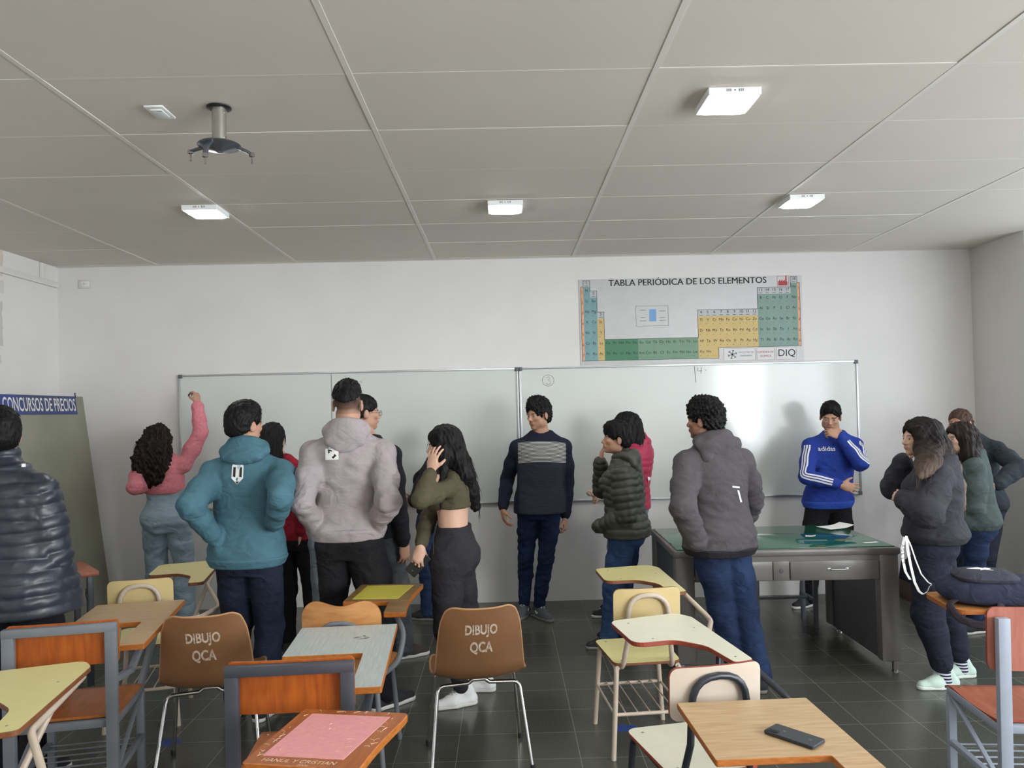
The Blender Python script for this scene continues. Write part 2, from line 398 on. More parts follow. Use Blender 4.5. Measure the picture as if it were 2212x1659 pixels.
# ceiling: laid-in panels on a white metal grid
GX, GY, TX, TY = -1.8061, 2.9941, 1.22, .61
cm = mat('ceiling_panel', srgb(216, 210, 200), .8, var=.05, vscale=1.2, spec=.3)
gm = mat('ceiling_grid', srgb(222, 218, 210), .5, spec=.4)
b = MB()
b.box(((XL+XW)/2, (YB+YR)/2, ZC+.06), (XW-XL+.6, YB-YR+.6, .1), m=0)
xs = [GX+TX*i for i in range(-2, 7) if XL < GX+TX*i < XW]; ysg = [GY+TY*j for j in range(-12, 8) if YR < GY+TY*j < YB-.05]
xe = [XL-.1]+xs+[XW+.1]; ye = [YR-.1]+ysg+[YB+.02]
for i in range(len(xe)-1):
    for j in range(len(ye)-1):
        x0, x1, y0, y1 = xe[i]+.006, xe[i+1]-.006, ye[j]+.003, ye[j+1]-.003
        dz = random.uniform(-.001, .0015)
        b.box(((x0+x1)/2, (y0+y1)/2, ZC+.006+dz), (x1-x0, y1-y0, .012), m=0)
for x in xs: b.box((x, (YB+YR)/2, ZC+.004), (.024, YB-YR, .012), m=1)
for y in ysg: b.box(((XL+XW)/2, y, ZC+.005), (XW-XL, .011, .011), m=1)
b.box(((XL+XW)/2, YB-.012, ZC+.003), (XW-XL, .024, .012), m=1)
struct('ceiling', b, [cm, gm])

# cable duct along the left wall
dt = thing('cable_duct', 'white cable duct along the top of the left wall, with a short vertical branch', 'cable duct', (XL, 5, 2.87))
b = MB(); b.box((.0135, -1.0, 0), (.024, 5.4, .05), bev=.003); b.build('duct', M['wall'], dt)
b = MB(); b.box((.0135, 1.48, .09), (.022, .04, .13), bev=.003); b.build('duct_branch', M['wall'], dt)

# wall socket high on the back wall
so = thing('wall_socket', 'white socket plate high on the back wall near the left corner', 'socket', (-3.665, YB-.001, 2.879))
b = MB(); b.box((0, -.006, 0), (.118, .012, .078), bev=.003); b.build('plate', M['pilaster'], so)
b = MB(); b.box((0, -.013, 0), (.066, .006, .044), bev=.002); ins = b.build('insert', M['white_plastic'], so)
b = MB()
for dx, dz, a in ((-.012, .006, .6), (-.012, -.006, -.6), (.004, 0, 0)): b.box((dx, -.0165, dz), (.009, .002, .003), Matrix.Rotation(a, 3, 'Y'))
b.build('contact_slots', M['ink'], ins)

# ------------------------------------------------------------------ ceiling lamps
lamp_em = mat('lamp_diffuser', srgb(255, 255, 255), .4, emit=((.98, 1, .98, 1), 52.0))
lamp_body = mat('lamp_housing', srgb(236, 238, 238), .45)
def rsq(h, r, n=6): return [(p.x, p.y) for p in fillet([(-h, -h, 0), (h, -h, 0), (h, h, 0), (-h, h, 0)], r, n, True)]
def lamp(loc, label):
    t = thing('ceiling_lamp', label, 'ceiling lamp', loc, 0, 'square ceiling lamps')
    b = MB(); b.prism(rsq(.113, .006), -.032, 0); b.build('housing', lamp_body, t)
    b = MB(); b.prism(rsq(.098, .028), -.038, -.030, ch=.003); b.build('diffuser', lamp_em, t)
    b = MB()
    for k in range(3):
        for s in (-1, 1): b.box((s*(.018+.008*k), -.1135, -.013), (.003, .002, .011))
    b.box((0, -.1135, -.013), (.005, .002, .006)); b.build('vent_slots', M['alu_dark'], t)
    return t
lamp((1.005, 3.29, ZC-.002), 'square ceiling lamp nearest the camera, above the periodic table poster')
lamp((.034, 4.95, ZC-.002), 'square ceiling lamp in the middle of the row of three')
lamp((-1.905, 4.92, ZC-.002), 'square ceiling lamp at the left, behind the projector mount')
lamp((1.975, 4.95, ZC-.002), 'square ceiling lamp at the right end of the row of three')

for k_, (x_, y_) in enumerate(((-1.9, 1.5), (.03, 1.5), (-1.9, -1.6), (.03, -1.6), (2.0, -1.6))):  # unseen lamps, added behind the camera to brighten the room
    lamp((x_, y_, ZC-.002), 'added unseen ceiling lamp behind the camera, ' + ('front left', 'front middle', 'rear left', 'rear middle', 'rear right')[k_])

# sensor plate and projector mount
pv = thing('ceiling_sensor_plate', 'small white rectangular plate on the ceiling beside the projector mount', 'plate', (-1.481, 3.323, ZC-.002))
b = MB(); b.box((0, 0, -.004), (.082, .135, .009), bev=.002); b.build('plate', M['white_plastic'], pv)
b = MB(); b.box((.0, .0, -.010), (.05, .085, .005), bev=.002); b.build('insert', lamp_body, pv)
b = MB(); b.box((.012, -.03, -.0128), (.022, .003, .001)); b.build('slot', M['alu_dark'], pv)

pm = thing('projector_mount', 'bare metal projector mount with three arms hanging from the ceiling', 'projector mount', (-1.213, 3.296, ZC-.002))
b = MB(); b.lathe([(.052, 0), (.052, -.004), (.04, -.008)], n=28); b.build('ceiling_flange', M['black_plastic'], pm)
b = MB(); b.lathe([(.0305, -.004), (.0305, -.15)], n=24)
for z in (-.024, -.132): b.tube([(.03, -.008, z), (.038, -.01, z)], .004, 8)
b.build('tube', M['steel'], pm)
dm = mat('mount_metal', srgb(120, 124, 134), .3, .8)
b = MB(); b.lathe([(.026, -.147), (.030, -.155), (.088, -.163), (.092, -.168), (.085, -.174), (.02, -.19), (.012, -.196)], n=32); hub = b.build('disc', dm, pm)
for a, L, drop in ((172, .135, .012), (8, .135, .03), (262, .12, .075)):
    c, s = math.cos(rad(a)), math.sin(rad(a))
    b = MB(); b.tube([(c*.02, s*.02, -.172), (c*.07, s*.07, -.17), (c*.11, s*.11, -.172-drop*.5), (c*L, s*L, -.172-drop)], .013, 10, fil=.03, flat=((0, 0, 1), 1, .55))
    arm = b.build('arm', dm, pm)
    b = MB(); b.lathe([(.011, .01), (.013, .004), (.013, -.006), (.004, -.01), (.003, -.03), (.005, -.033), (.005, -.038)], c=(c*L, s*L, -.175-drop), n=12); b.build('clamp_screw', M['chrome'], arm)

# ------------------------------------------------------------------ whiteboards
def board_material():
    m = mat('whiteboard_enamel', srgb(212, 216, 212), .13, var=.05, vscale=1.6, spec=.5, bump=.05, bscale=14)
    t = m.node_tree; b = t.nodes['Principled BSDF']
    return m
bm_ = board_material()
ZB0, ZB1 = .87, 2.058
def whiteboard(x0, x1, label):
    t = thing('whiteboard', label, 'whiteboard', ((x0+x1)/2, YB, ZB0), 0, 'whiteboards on the back wall')
    w, h = x1-x0, ZB1-ZB0
    b = MB(); b.box((0, -.013, h/2), (w-.02, .018, h-.02)); b.build('surface', bm_, t)
    b = MB(); fw = .017
    for z in (fw/2, h-fw/2): b.box((0, -.016, z), (w, .032, fw), bev=.003)
    for x in (-w/2+fw/2, w/2-fw/2): b.box((x, -.016, h/2), (fw, .0319, h-.004), bev=.003)
    b.build('frame', M['alu'], t)
    for sx in (-1, 1):
        for z in (0, h):
            b = MB(); b.box((sx*(w/2-.014), -.0165, z+(.014 if z == 0 else -.014)), (.034, .037, .034), bev=.004); b.build('corner_cap', M['alu_dark'], t)
    return t
wl = whiteboard(-2.852, .128, 'left whiteboard, with a vertical seam and a student writing in its corner')
wr = whiteboard(.134, 3.136, 'right whiteboard, under the periodic table poster')
b = MB(); b.box((-1.517-wl.location.x, -.0224, (ZB1-ZB0)/2), (.004, .002, ZB1-ZB0-.03)); b.build('seam', M['alu_dark'], wl)
def ink(t, strokes, m, r=.0028, name='marker_writing'):
    b = MB()
    for st in strokes: b.tube([(p.x-t.location.x, -.0225, p.z-t.location.z) for p in (at(x, y, YB-.022) for x, y in st)], r, 6)
    return b.build(name, m, t)
circ = [(1184+12.5*math.cos(a), 822+12*math.sin(a)) for a in [k*2*PI/24 for k in range(25)]]
three = [(1180, 816), (1185, 814), (1188, 818), (1184, 821), (1189, 824), (1189, 829), (1183, 831), (1179, 828)]
four = [[(1508, 794), (1507, 801), (1517, 801)], [(1515, 793), (1514, 807)], [(1522, 799), (1526, 800)], [(1500, 791), (1503, 826)]]
ink(wr, [circ, three], M['marker'], .0016); ink(wr, four, M['marker'], .002)
ink(wl, [[(766, 824), (770, 821), (774, 825)], [(776, 826), (779, 823), (782, 826), (778, 828)]], mat('red_marker', srgb(150, 90, 90), .6), .0016)

# ------------------------------------------------------------------ periodic table poster
def poster():
    x0, x1, z0, z1 = .684, 2.671, 2.069, 2.828
    t = thing('periodic_table_poster', 'wide periodic table poster above the right whiteboard', 'poster', ((x0+x1)/2, YB-.001, (z0+z1)/2))
    Wd, Hd = x1-x0, z1-z0
    X = lambda u: (u-.5)*Wd
    Z = lambda v: (.5-v)*Hd
    cols = {'sheet': srgb(206, 206, 206), 'alk': srgb(118, 158, 160), 'd': srgb(202, 176, 112), 'fd': srgb(62, 124, 92), 'f': srgb(112, 148, 122),
            'p': srgb(122, 152, 142), 'bar': srgb(222, 166, 128), 'hdr': srgb(182, 184, 184), 'blue': srgb(112, 158, 206), 'white': srgb(214, 214, 214), 'red': srgb(168, 52, 60)}
    names = list(cols); pm_ = [mat('poster_'+k, cols[k], .5, var=.06, vscale=9) for k in names]; ix = {k: i for i, k in enumerate(names)}
    b = MB(); b.box((0, -.003, 0), (Wd, .006, Hd), m=0, bev=.002); b.build('sheet', pm_[0], t)
    fld, lin, blk, red, gry = MB(), MB(), MB(), MB(), MB()
    def rect(u0, v0, u1, v1, k, y=-.0064):
        fld.add([(X(u0), y, Z(v0)), (X(u1), y, Z(v0)), (X(u1), y, Z(v1)), (X(u0), y, Z(v1))], [(0, 1, 2, 3)], ix[k])
    def line(mb, pts, w=.0016, y=-.0072):
        for (ua, va), (ub, vb) in zip(pts, pts[1:]):
            mb.box(((X(ua)+X(ub))/2, y, (Z(va)+Z(vb))/2), (abs(X(ua)-X(ub))+w*2, .0008, abs(Z(va)-Z(vb))+w*2))
    def txt(mb, s_, u, v, size, sx=1, y=-.0075, bold=0):
        vs, fs = text_geo(s_, size, sx, bold=bold); cx, cz = X(u), Z(v)
        mb.add([(cx+a, y, cz+c) for a, c in vs], fs)
    P, U0, R0, RV = .02995, .019, .09, .1235
    cu = lambda c: U0+P*c
    rv = lambda p: R0+RV*(p-1)
    rect(.008, rv(1), U0, rv(8), 'bar'); rect(cu(32), rv(1), cu(32)+.011, rv(7), 'bar')
    rect(cu(0), rv(1), cu(1), rv(8), 'alk'); rect(cu(1), rv(2), cu(2), rv(8), 'alk')
    rect(cu(2), rv(4), cu(3), rv(8), 'd'); rect(cu(3), rv(6), cu(8), rv(8), 'fd'); rect(cu(8), rv(6), cu(17), rv(8), 'f')
    rect(cu(17), rv(4), cu(26), rv(7), 'd'); rect(cu(17), rv(7), cu(20), rv(8), 'd')
    rect(cu(26), rv(2), cu(31), rv(7), 'p'); rect(cu(31), rv(1), cu(32), rv(7), 'p')
    for c, p in [(0, 1), (1, 2), (2, 4), (31, 1)]: rect(cu(c), rv(p)-.075, cu(c+1), rv(p), 'hdr')
    rect(cu(17), rv(4)-.075, cu(26), rv(4), 'hdr'); rect(cu(26), rv(2)-.075, cu(31), rv(2), 'hdr')
    outl = [(.008, rv(1)), (U0, rv(1)), (U0, rv(1)-.075), (cu(1), rv(1)-.075), (cu(1), rv(2)-.075), (cu(2), rv(2)-.075), (cu(2), rv(4)-.075), (cu(3), rv(4)-.075),
            (cu(3), rv(6)), (cu(17), rv(6)), (cu(17), rv(4)-.075), (cu(26), rv(4)-.075), (cu(26), rv(2)-.075), (cu(31), rv(2)-.075), (cu(31), rv(1)-.075), (cu(32), rv(1)-.075),
            (cu(32), rv(1)), (cu(32)+.011, rv(1)), (cu(32)+.011, rv(7)), (cu(20), rv(7)), (cu(20), rv(8)), (.008, rv(8)), (.008, rv(1))]
    line(lin, outl)
    rows = {1: [(0, 'H'), (31, 'He')], 2: [(0, 'Li'), (1, 'Be')]+list(zip(range(26, 32), 'B C N O F Ne'.split())),
            3: [(0, 'Na'), (1, 'Mg')]+list(zip(range(26, 32), 'Al Si P S Cl Ar'.split())),
            4: [(0, 'K'), (1, 'Ca'), (2, 'Sc')]+list(zip(range(17, 32), 'Ti V Cr Mn Fe Co Ni Cu Zn Ga Ge As Se Br Kr'.split())),
            5: [(0, 'Rb'), (1, 'Sr'), (2, 'Y')]+list(zip(range(17, 32), 'Zr Nb Mo Tc Ru Rh Pd Ag Cd In Sn Sb Te I Xe'.split())),
            6: list(zip(range(0, 32), 'Cs Ba La Ce Pr Nd Pm Sm Eu Gd Tb Dy Ho Er Tm Yb Lu Hf Ta W Re Os Ir Pt Au Hg Tl Pb Bi Po At Rn'.split())),
            7: list(zip(range(0, 19), 'Fr Ra Ac Th Pa U Np Pu Am Cm Bk Cf Es Fm Md No Lw Ku Hn'.split()))}
    for p, L_ in rows.items():
        for c, s_ in L_:
            txt(blk, s_, cu(c+.5), rv(p)+.042, .034)
            gry.box((X(cu(c+.5)), -.0071, Z(rv(p)+.066)), (.026, .0006, .0014)); gry.box((X(cu(c+.3)), -.0071, Z(rv(p)+.090)), (.010, .0006, .004))
    heads = [(0, 1, '1'), (1, 2, '2'), (2, 4, '3')]+[(17+i, 4, str(4+i)) for i in range(9)]+[(26+i, 2, str(13+i)) for i in range(5)]+[(31, 1, '18')]
    for c, p, s_ in heads:
        txt(blk, s_, cu(c+.5), rv(p)-.048, .036); gry.box((X(cu(c+.5)), -.0071, Z(rv(p)-.012)), (.03, .0006, .005))
    for p in range(1, 8): txt(red, str(p), .0135, rv(p)+.06, .034)
    for p in range(1, 7): txt(red, str(p), cu(32)+.0055, rv(p)+.06, .034)
    for du, y_ in ((-.0006, -.0074), (0, -.0075), (.0006, -.0076)): txt(blk, 'TABLA PERIÓDICA DE LOS ELEMENTOS', .487+du, .052, .080, 1.0, y_)
    # key in the middle
    line(lin, [(.252, .325), (.396, .325), (.396, .56), (.252, .56), (.252, .325)], .0009)
    rect(.311, .365, .342, .508, 'blue')
    for u, v, w in ((.283, .374, .04), (.283, .462, .035), (.283, .50, .05), (.370, .388, .05), (.370, .465, .045), (.370, .50, .05)): gry.box((X(u), -.0071, Z(v)), (w*1.2, .0006, .004))
    # boxes of the sponsors along the foot
    for u0, u1 in ((.640, .780), (.788, .866), (.875, .965)):
        line(red, [(u0, .845), (u1, .845), (u1, .985), (u0, .985), (u0, .845)], .0007); rect(u0, .845, u1, .985, 'white', -.0062)
    txt(blk, 'DIQ', .922, .912, .088)
    txt(red, 'CÁTEDRA DE', .827, .895, .024); txt(red, 'QUÍMICA', .827, .942, .024)
    txt(gry, 'FACULTAD DE', .740, .893, .020); txt(gry, 'INGENIERÍA', .740, .932, .020)
    for k in range(6):
        a = k*PI/3+.3; cx, cz = X(.678), Z(.915); R_ = Matrix.Rotation(-a, 3, 'Y')
        blk.box((cx+math.cos(a)*.022, -.0075, cz+math.sin(a)*.022), (.026, .0006, .005), R_); blk.box((cx+math.cos(a)*.036, -.0075, cz+math.sin(a)*.036), (.005, .0006, .02), R_)
    lo = MB(); lo.lathe([(.009, 0), (.009, .0008)], n=12); blk.add([(v[0]+X(.678), -.0075-v[2], v[1]+Z(.915)) for v in lo.v], lo.f)
    # little factory mark
    line(red, [(.889, .008), (.940, .008), (.940, .128), (.889, .128), (.889, .008)], .0012)
    fx, fz = X(.8935), Z(.118); sc = .083
    pts = [(0, 0), (0, .42), (.22, .62), (.22, .42), (.46, .64), (.46, .42), (.7, .64), (.7, .46), (.76, .46), (.78, 1.05), (.9, 1.05), (.92, .4), (.98, .4), (.98, 0)]
    red.add([(fx+a*sc, -.0075, fz+c*sc) for a, c in pts], [tuple(range(len(pts)))])
    fld.build('colour_fields', pm_, t); lin.build('outline', M['ink'], t); blk.build('lettering', M['ink'], t)
    red.build('red_lettering', pm_[ix['red']], t); gry.build('small_print', mat('poster_small_print', srgb(104, 108, 110), .6), t)
poster()

# ------------------------------------------------------------------ green display board leaning at the left wall
lb = thing('display_board', 'large grey green display board with a blue heading, leaning at the left wall', 'board', (-3.335, 5.4, 0))
th = math.atan2(.245, 1.88); Rl = Matrix.Rotation(-th, 3, 'Y')       # leans towards -x
def LB(y, h, d=0):                                                   # point of the front face
    v = Rl @ Vector((d, 0, h)); return (v.x, y, v.z)
Lh = 1.88/math.cos(th)
b = MB(); b.box(Rl @ Vector((-.009, 0, Lh/2)), (.018, 2.2, Lh), Rl, bev=.002); b.build('panel', M['board_green'], lb)
b = MB(); b.box(Rl @ Vector((.002, -.06, Lh-.075)), (.003, 2.08, .15), Rl); bn = b.build('heading_strip', M['banner'], lb)
b = MB(); vs, fs = text_geo('CONCURSOS DE PRECIOS', .145, 1, 'RIGHT', .012); wmin = min(x for x, y in vs)
b.add([LB(.965+x*.92/-wmin, Lh-.078+y, .0045) for x, y in vs], fs)
b.build('heading_letters', M['banner_text'], bn)
b = MB(); b.tube([LB(.98, Lh-.012, .004), LB(.98, Lh+.03, .004)], .004, 6); b.build('hook', M['dark_rubber'], lb)
# ------------------------------------------------------------------ chairs
# every chair stands at the floor point under the middle of its seat and faces +y before it is turned
def faz(deg): return -rad(deg)          # compass-like heading (right of +y positive) to rotation about z
def rpoly(pts, r): return [(p.x, p.y) for p in fillet([(a, c, 0) for a, c in pts], r, 6, True)]
TAB_S = [(-.13, .64), (.30, .64), (.30, -.16), (.19, -.16), (.19, .23), (-.13, .23)]
TAB_T = ([(-.07, .70), (.27, .745), (.315, .66), (.285, .05), (.20, .04), (.188, .25), (.10, .36), (-.08, .355)], [.06, .06, .08, .03, .02, .12, .08, .06])
def screws(parent, spots, z, r=.006):
    for x, y in spots:
        b = MB(); b.lathe([(r, -.001), (r, .0008), (r*.5, .0016)], c=(x, y, z), n=10); b.build('screw', M['screw'], parent)

def back_slab(w, zlo, zhi, y0, tilt, curve, t=.011, r=.05, n=16, bean=0):
    """curved plywood rest: columns across, rounded corners"""
    def lim(u):
        x = (u*2-1); e = max(0, (abs(x)*w-(w-r)))
        c = r-math.sqrt(max(0, r*r-e*e))
        lo, hi = zlo+c, zhi-c
        if bean: hi -= bean*math.exp(-(x/.42)**2); lo += 0
        return x*w, lo, hi
    def fn(off):
        def g(u, v):
            uu = .5-.5*math.cos(PI*u)
            x, lo, hi = lim(uu); z = lo+(hi-lo)*v
            return Vector((x, y0-tilt*(z-zlo)-curve*(1-(x/w)**2)+off, z))
        return g
    return fn(0), fn(-t)

def chair_square(label, loc, head, paint, ply, plyh, top_m, edge_m, group=None, back=(.665, .845), tab='S', tabz=.72, seat_z=.45, name='tablet_arm_chair', topbar=True, bw=.213):
    t = thing(name, label, 'chair', loc, faz(head), group); P_, s = M[paint], .032
    # back uprights with the top bar
    zt = back[1]-(.005 if topbar else .035)
    b = MB()
    for x in (-.192, .192): b.bar((x, -.215, .0), (x, -.235, zt), .03, .045, bev=.003, up=(1, 0, 0))
    if topbar: b.box((0, -.235, zt-.018), (.43, .03, .036), bev=.003)
    b.build('back_frame', P_, t)
    A, B = back_slab(bw, back[0], back[1], -.190, .04, .012, r=.014 if topbar else .03)
    b = MB(); b.slab(A, B, 20, 6, 0, 1); bk = b.build('backrest', [M[ply], M['orange_edge'] if ply != 'red_ply' else M['red_edge']], t)
    # seat
    zs = seat_z
    def sf(off):
        def g(u, v):
            x = (u*2-1)*.205; y = -.195+.42*v
            z = zs-.012*math.sin(PI*v)*1.0+(.0 if v < .85 else -.02*((v-.85)/.15)**2)+off
            return Vector((x*(1-.02*v), y, z))
        return g
    b = MB(); b.slab(sf(0), sf(-.011), 8, 14, 0, 1); st = b.build('seat', [M[plyh], M['orange_edge'] if ply != 'red_ply' else M['red_edge']], t)
    screws(st, [(-.17, .16), (.17, .16), (-.17, -.13), (.17, -.13)], zs-.004)
    b = MB()
    for x in (-.19, .19): b.bar((x, -.2, zs-.03), (x, .2, zs-.03), s, s)
    for y in (-.2, .19): b.bar((-.19, y, zs-.03), (.19, y, zs-.03), s, s, up=(0, 1, 0))
    b.build('seat_frame', P_, t)
    for x in (-.19, .19):
        b = MB(); b.bar((x, .195, zs-.045), (x, .205, 0), s, s, bev=.003); b.build('leg', P_, t)
    for x in (-.195, .195):
        b = MB(); b.bar((x, -.2, .2), (x, .19, .2), .025, .025); b.bar((x, -.18, .21), (x, .17, zs-.05), .018, .012); b.build('stretcher', P_, t)
    b = MB()
    for k in range(6): b.tube([(-.18, -.15+.06*k, .206), (.18, -.15+.06*k, .206)], .004, 6)
    b.build('book_rack', P_, t)
    if tab:
        b = MB()
        b.bar((.20, -.23, .60), (.235, -.10, .60), .025, .025); b.bar((.235, -.11, .60), (.25, .02, tabz-.03), .025, .025)
        b.bar((.25, .0, tabz-.034), (.24, .5, tabz-.034), .025, .025); b.bar((.24, .30, tabz-.034), (.19, .19, zs-.03), .025, .025)
        b.build('tablet_bracket', P_, t)
        out = TAB_S if tab == 'S' else rpoly(*TAB_T)
        if tab == 'S': out = rpoly(TAB_S, .008)
        b = MB(); b.prism(out, tabz-.024, tabz, 0, 1); b.build('writing_tablet', [M[top_m], M[edge_m]], t)
    return t

def chair_tube(label, loc, head, paint, back_m, seat_m, edge, tab_m, group=None, tab='T', tabz=.72, backz=(.63, .81), under=True, name='tablet_arm_chair', tab_edge=None, bw=.165):
    t = thing(name, label, 'chair', loc, faz(head), group); P_, R_ = M[paint], .0125; zs = .45
    A, B = back_slab(bw, backz[0], backz[1], -.185, .06, .016, t=.013, r=.03)
    b = MB(); b.slab(A, B, 18, 6, 0, 1); b.build('backrest', [M[back_m], M[edge]], t)
    b = MB()                                                    # loop behind the backrest, running down under the seat
    b.tube([(-.125, .10, zs-.03), (-.125, -.19, zs-.03), (-.105, -.225, .56), (-.095, -.232, backz[1]-.03), (.095, -.232, backz[1]-.03), (.105, -.225, .56), (.125, -.19, zs-.03), (.125, .10, zs-.03)],
           R_, 12, fil=[0, .06, .02, .11, .11, .02, .06, 0])
    b.build('back_loop', P_, t)
    so = rpoly([(-.185, .20), (.185, .20), (.165, -.20), (-.165, -.20)], .05)
    b = MB(); b.prism(so, zs-.013, zs, 0, 1); st = b.build('seat', [M[seat_m], M[edge]], t)
    screws(st, [(-.13, .15), (.13, .15), (-.12, -.15), (.12, -.15)], zs)
    b = MB()
    for x in (-1, 1): b.tube([(x*.15, .19, zs-.026), (x*.15, -.19, zs-.026)], R_, 10)
    b.tube([(-.15, .12, zs-.027), (.15, .12, zs-.027)], R_, 10)
    b.build('seat_frame', P_, t)
    for x in (-1, 1):
        b = MB(); b.tube([(x*.15, -.14, zs-.026), (x*.155, -.195, zs-.03), (x*.185, -.215, 0)], R_, 12, fil=[0, .05, 0]); b.build('leg', P_, t)
        b = MB(); b.tube([(x*.15, .13, zs-.026), (x*.155, .185, zs-.03), (x*.185, .215, 0)], R_, 12, fil=[0, .05, 0]); b.build('leg', P_, t)
    if under:
        b = MB()
        for y in (-.207, .207): b.tube([(-.172, y, .21), (.172, y, .21)], .009, 8)
        for x in (-.172, .172): b.tube([(x, -.205, .21), (x, .205, .21)], .006, 8)
        for k in range(5): b.tube([(-.12+.06*k, -.207, .218), (-.12+.06*k, .207, .218)], .004, 6)
        b.build('book_rack', P_, t)
    b = MB()                                                    # tube carrying the tablet
    b.tube([(.098, -.229, .575), (.30, -.215, .58), (.385, -.02, .585), (.295, .12, tabz-.032), (.29, .64, tabz-.032)], R_, 12, fil=[0, .07, .07, .06, 0])
    b.tube([(.285, .34, tabz-.036), (.19, .19, zs-.03)], R_*.9, 10)
    b.tube([(.22, .64, tabz-.033), (-.02, .62, tabz-.033)], R_*.9, 10)
    b.build('tablet_bracket', P_, t)
    if tab == 'T': out = rpoly(*TAB_T)
    else: out = rpoly(TAB_S, .008)
    b = MB(); b.prism(out, tabz-.019, tabz, 0, 1); tb = b.build('writing_tablet', [M[tab_m], M[tab_edge or edge]], t)
    if tab == 'T': screws(tb, [(.0, .64), (.02, .40), (.25, .50), (.235, .10)], tabz, .005)
    return t, tb

def chair_bean(label, loc, head, top_m, inset_m, back=True, tabz=.72, edge='orange_edge', group=None):
    t = thing('tablet_arm_chair', label, 'chair', loc, faz(head), group); P_, R_, zs = M['grey_paint'], .0125, .45
    A, B = back_slab(.185, .62, .825, -.19, .05, .03, t=.012, r=.085, bean=.028)
    b = MB(); b.slab(A, B, 24, 6, 0, 1); bk = b.build('backrest', [M['tan_ply'], M['orange_edge']], t)
    b = MB(); b.tube([(-.12, .1, zs-.03), (-.12, -.19, zs-.03), (-.09, -.235, .72), (.09, -.235, .72), (.12, -.19, zs-.03), (.12, .1, zs-.03)], R_, 12, fil=[0, .06, .09, .09, .06, 0]); b.build('back_loop', P_, t)
    b = MB(); b.prism(rpoly([(-.19, .21), (.19, .21), (.17, -.19), (-.17, -.19)], .04), zs-.012, zs, 0, 1); b.build('seat', [M['tan_ply'], M['orange_edge']], t)
    for x in (-1, 1):
        b = MB(); b.tube([(x*.15, -.12, zs-.026), (x*.155, -.19, zs-.03), (x*.185, -.215, 0)], R_, 12, fil=[0, .05, 0]); b.build('leg', P_, t)
        b = MB(); b.tube([(x*.15, .12, zs-.026), (x*.155, .185, zs-.03), (x*.185, .215, 0)], R_, 12, fil=[0, .05, 0]); b.build('leg', P_, t)
    b = MB()
    for x in (-.15, .15): b.tube([(x, .17, zs-.026), (x, -.17, zs-.026)], R_, 10)
    b.build('seat_frame', P_, t)
    b = MB(); b.tube([(.15, -.12, zs-.02), (.245, -.11, .50), (.265, -.05, .62), (.215, .02, tabz-.04), (.18, .45, tabz-.04)], R_*1.1, 12, fil=[0, .09, .12, .05, 0])
    b.tube([(.19, .40, tabz-.04), (-.03, .38, tabz-.04)], R_, 10); b.build('tablet_bracket', P_, t)
    # thick wooden tablet with a concave arm
    pts = [(-.08, .555), (.275, .555)]+[(.275-.02*math.sin(PI*k/8), .50-.07*k) for k in range(9)]+[(.165, -.06), (.15, .165), (-.09, .165)]
    b = MB(); b.prism(rpoly(pts, [.014, .02]+[.0]*9+[.01, .02, .014]), tabz-.024, tabz, 0, 1, ch=.003); tb = b.build('writing_tablet', [M[top_m], M[edge]], t)
    b = MB(); b.prism([(-.035, .515), (.225, .515), (.19, .215), (-.05, .215)], tabz-.001, tabz+.0012, ch=.0004); b.build('inset_panel', M[inset_m], tb)
    return t, tb

# front left, at the edge of the picture
chair_tube('pale yellow tablet-arm chair in the bottom left corner, nearest the camera on that side', (-1.806, 2.30, 0), -12, 'cream_paint', 'yellow_lam2', 'yellow_lam', 'brown_edge', 'yellow_lam', group='yellow tablet-arm chairs')
chair_square('grey square-framed chair with orange back and woodgrain L-shaped tablet, left front', (-1.887, 3.39, 0), -11, 'grey_paint', 'orange_ply', 'orange_ply_h', 'woodgrain', 'orange_edge', group='square-framed tablet-arm chairs')
chair_tube('yellow tablet-arm chair standing behind the woodgrain tablet at the left', (-2.05, 4.38, 0), -14, 'cream_paint', 'yellow_lam2', 'yellow_lam', 'brown_edge', 'yellow_lam', group='yellow tablet-arm chairs')
tb_ = thing('small_table', 'small orange-topped table with dark legs, behind the man in the padded jacket', 'table', (-2.93, 4.92, 0), rad(40))
b = MB(); b.box((0, 0, .706), (.47, .47, .026), bev=.004); b.build('table_top', M['red_ply_h'], tb_)
for x in (-.19, .19):
    for y in (-.19, .19):
        b = MB(); b.bar((x, y, 0), (x, y, .693), .035, .035); b.build('leg', M['dark_paint'], tb_)
b = MB()
for k in (-.19, .19): b.bar((-.19, k, .56), (.19, k, .56), .03, .03, up=(0, 1, 0)); b.bar((k, -.19, .56), (k, .19, .56), .03, .03)
b.build('rail', M['dark_paint'], tb_)
chair_square('charcoal square-framed chair with orange back and streaked grey tablet, front centre', (-.765, 2.845, 0), -4, 'dark_paint', 'orange_ply', 'orange_ply_h', 'grey_lam', 'orange_edge', group='square-framed tablet-arm chairs')
chair_bean('chair with a bean-shaped plywood back and a yellow panel in its tablet', (-.77, 3.765, 0), 2, 'wood_top', 'yellow_inset', group='plywood chairs with inset tablets')
pk, pkt = chair_bean('chair at the front edge with a pink panel in its scratched orange tablet', (-.695, 1.966, 0), 10, 'orange_ply_h', 'pink_inset', group='plywood chairs with inset tablets')
chair_tube('yellow tablet-arm chair with cream tube frame, right of the aisle by the desk', (.65, 3.90, 0), -5, 'cream_paint', 'yellow_lam2', 'yellow_lam', 'brown_edge', 'yellow_lam', group='yellow tablet-arm chairs')
chair_tube('cream tablet-arm chair with red-brown edges and a black tube frame', (.653, 2.785, 0), -11, 'black_paint', 'pinkish_lam', 'cream_lam', 'red_edge', 'cream_lam')
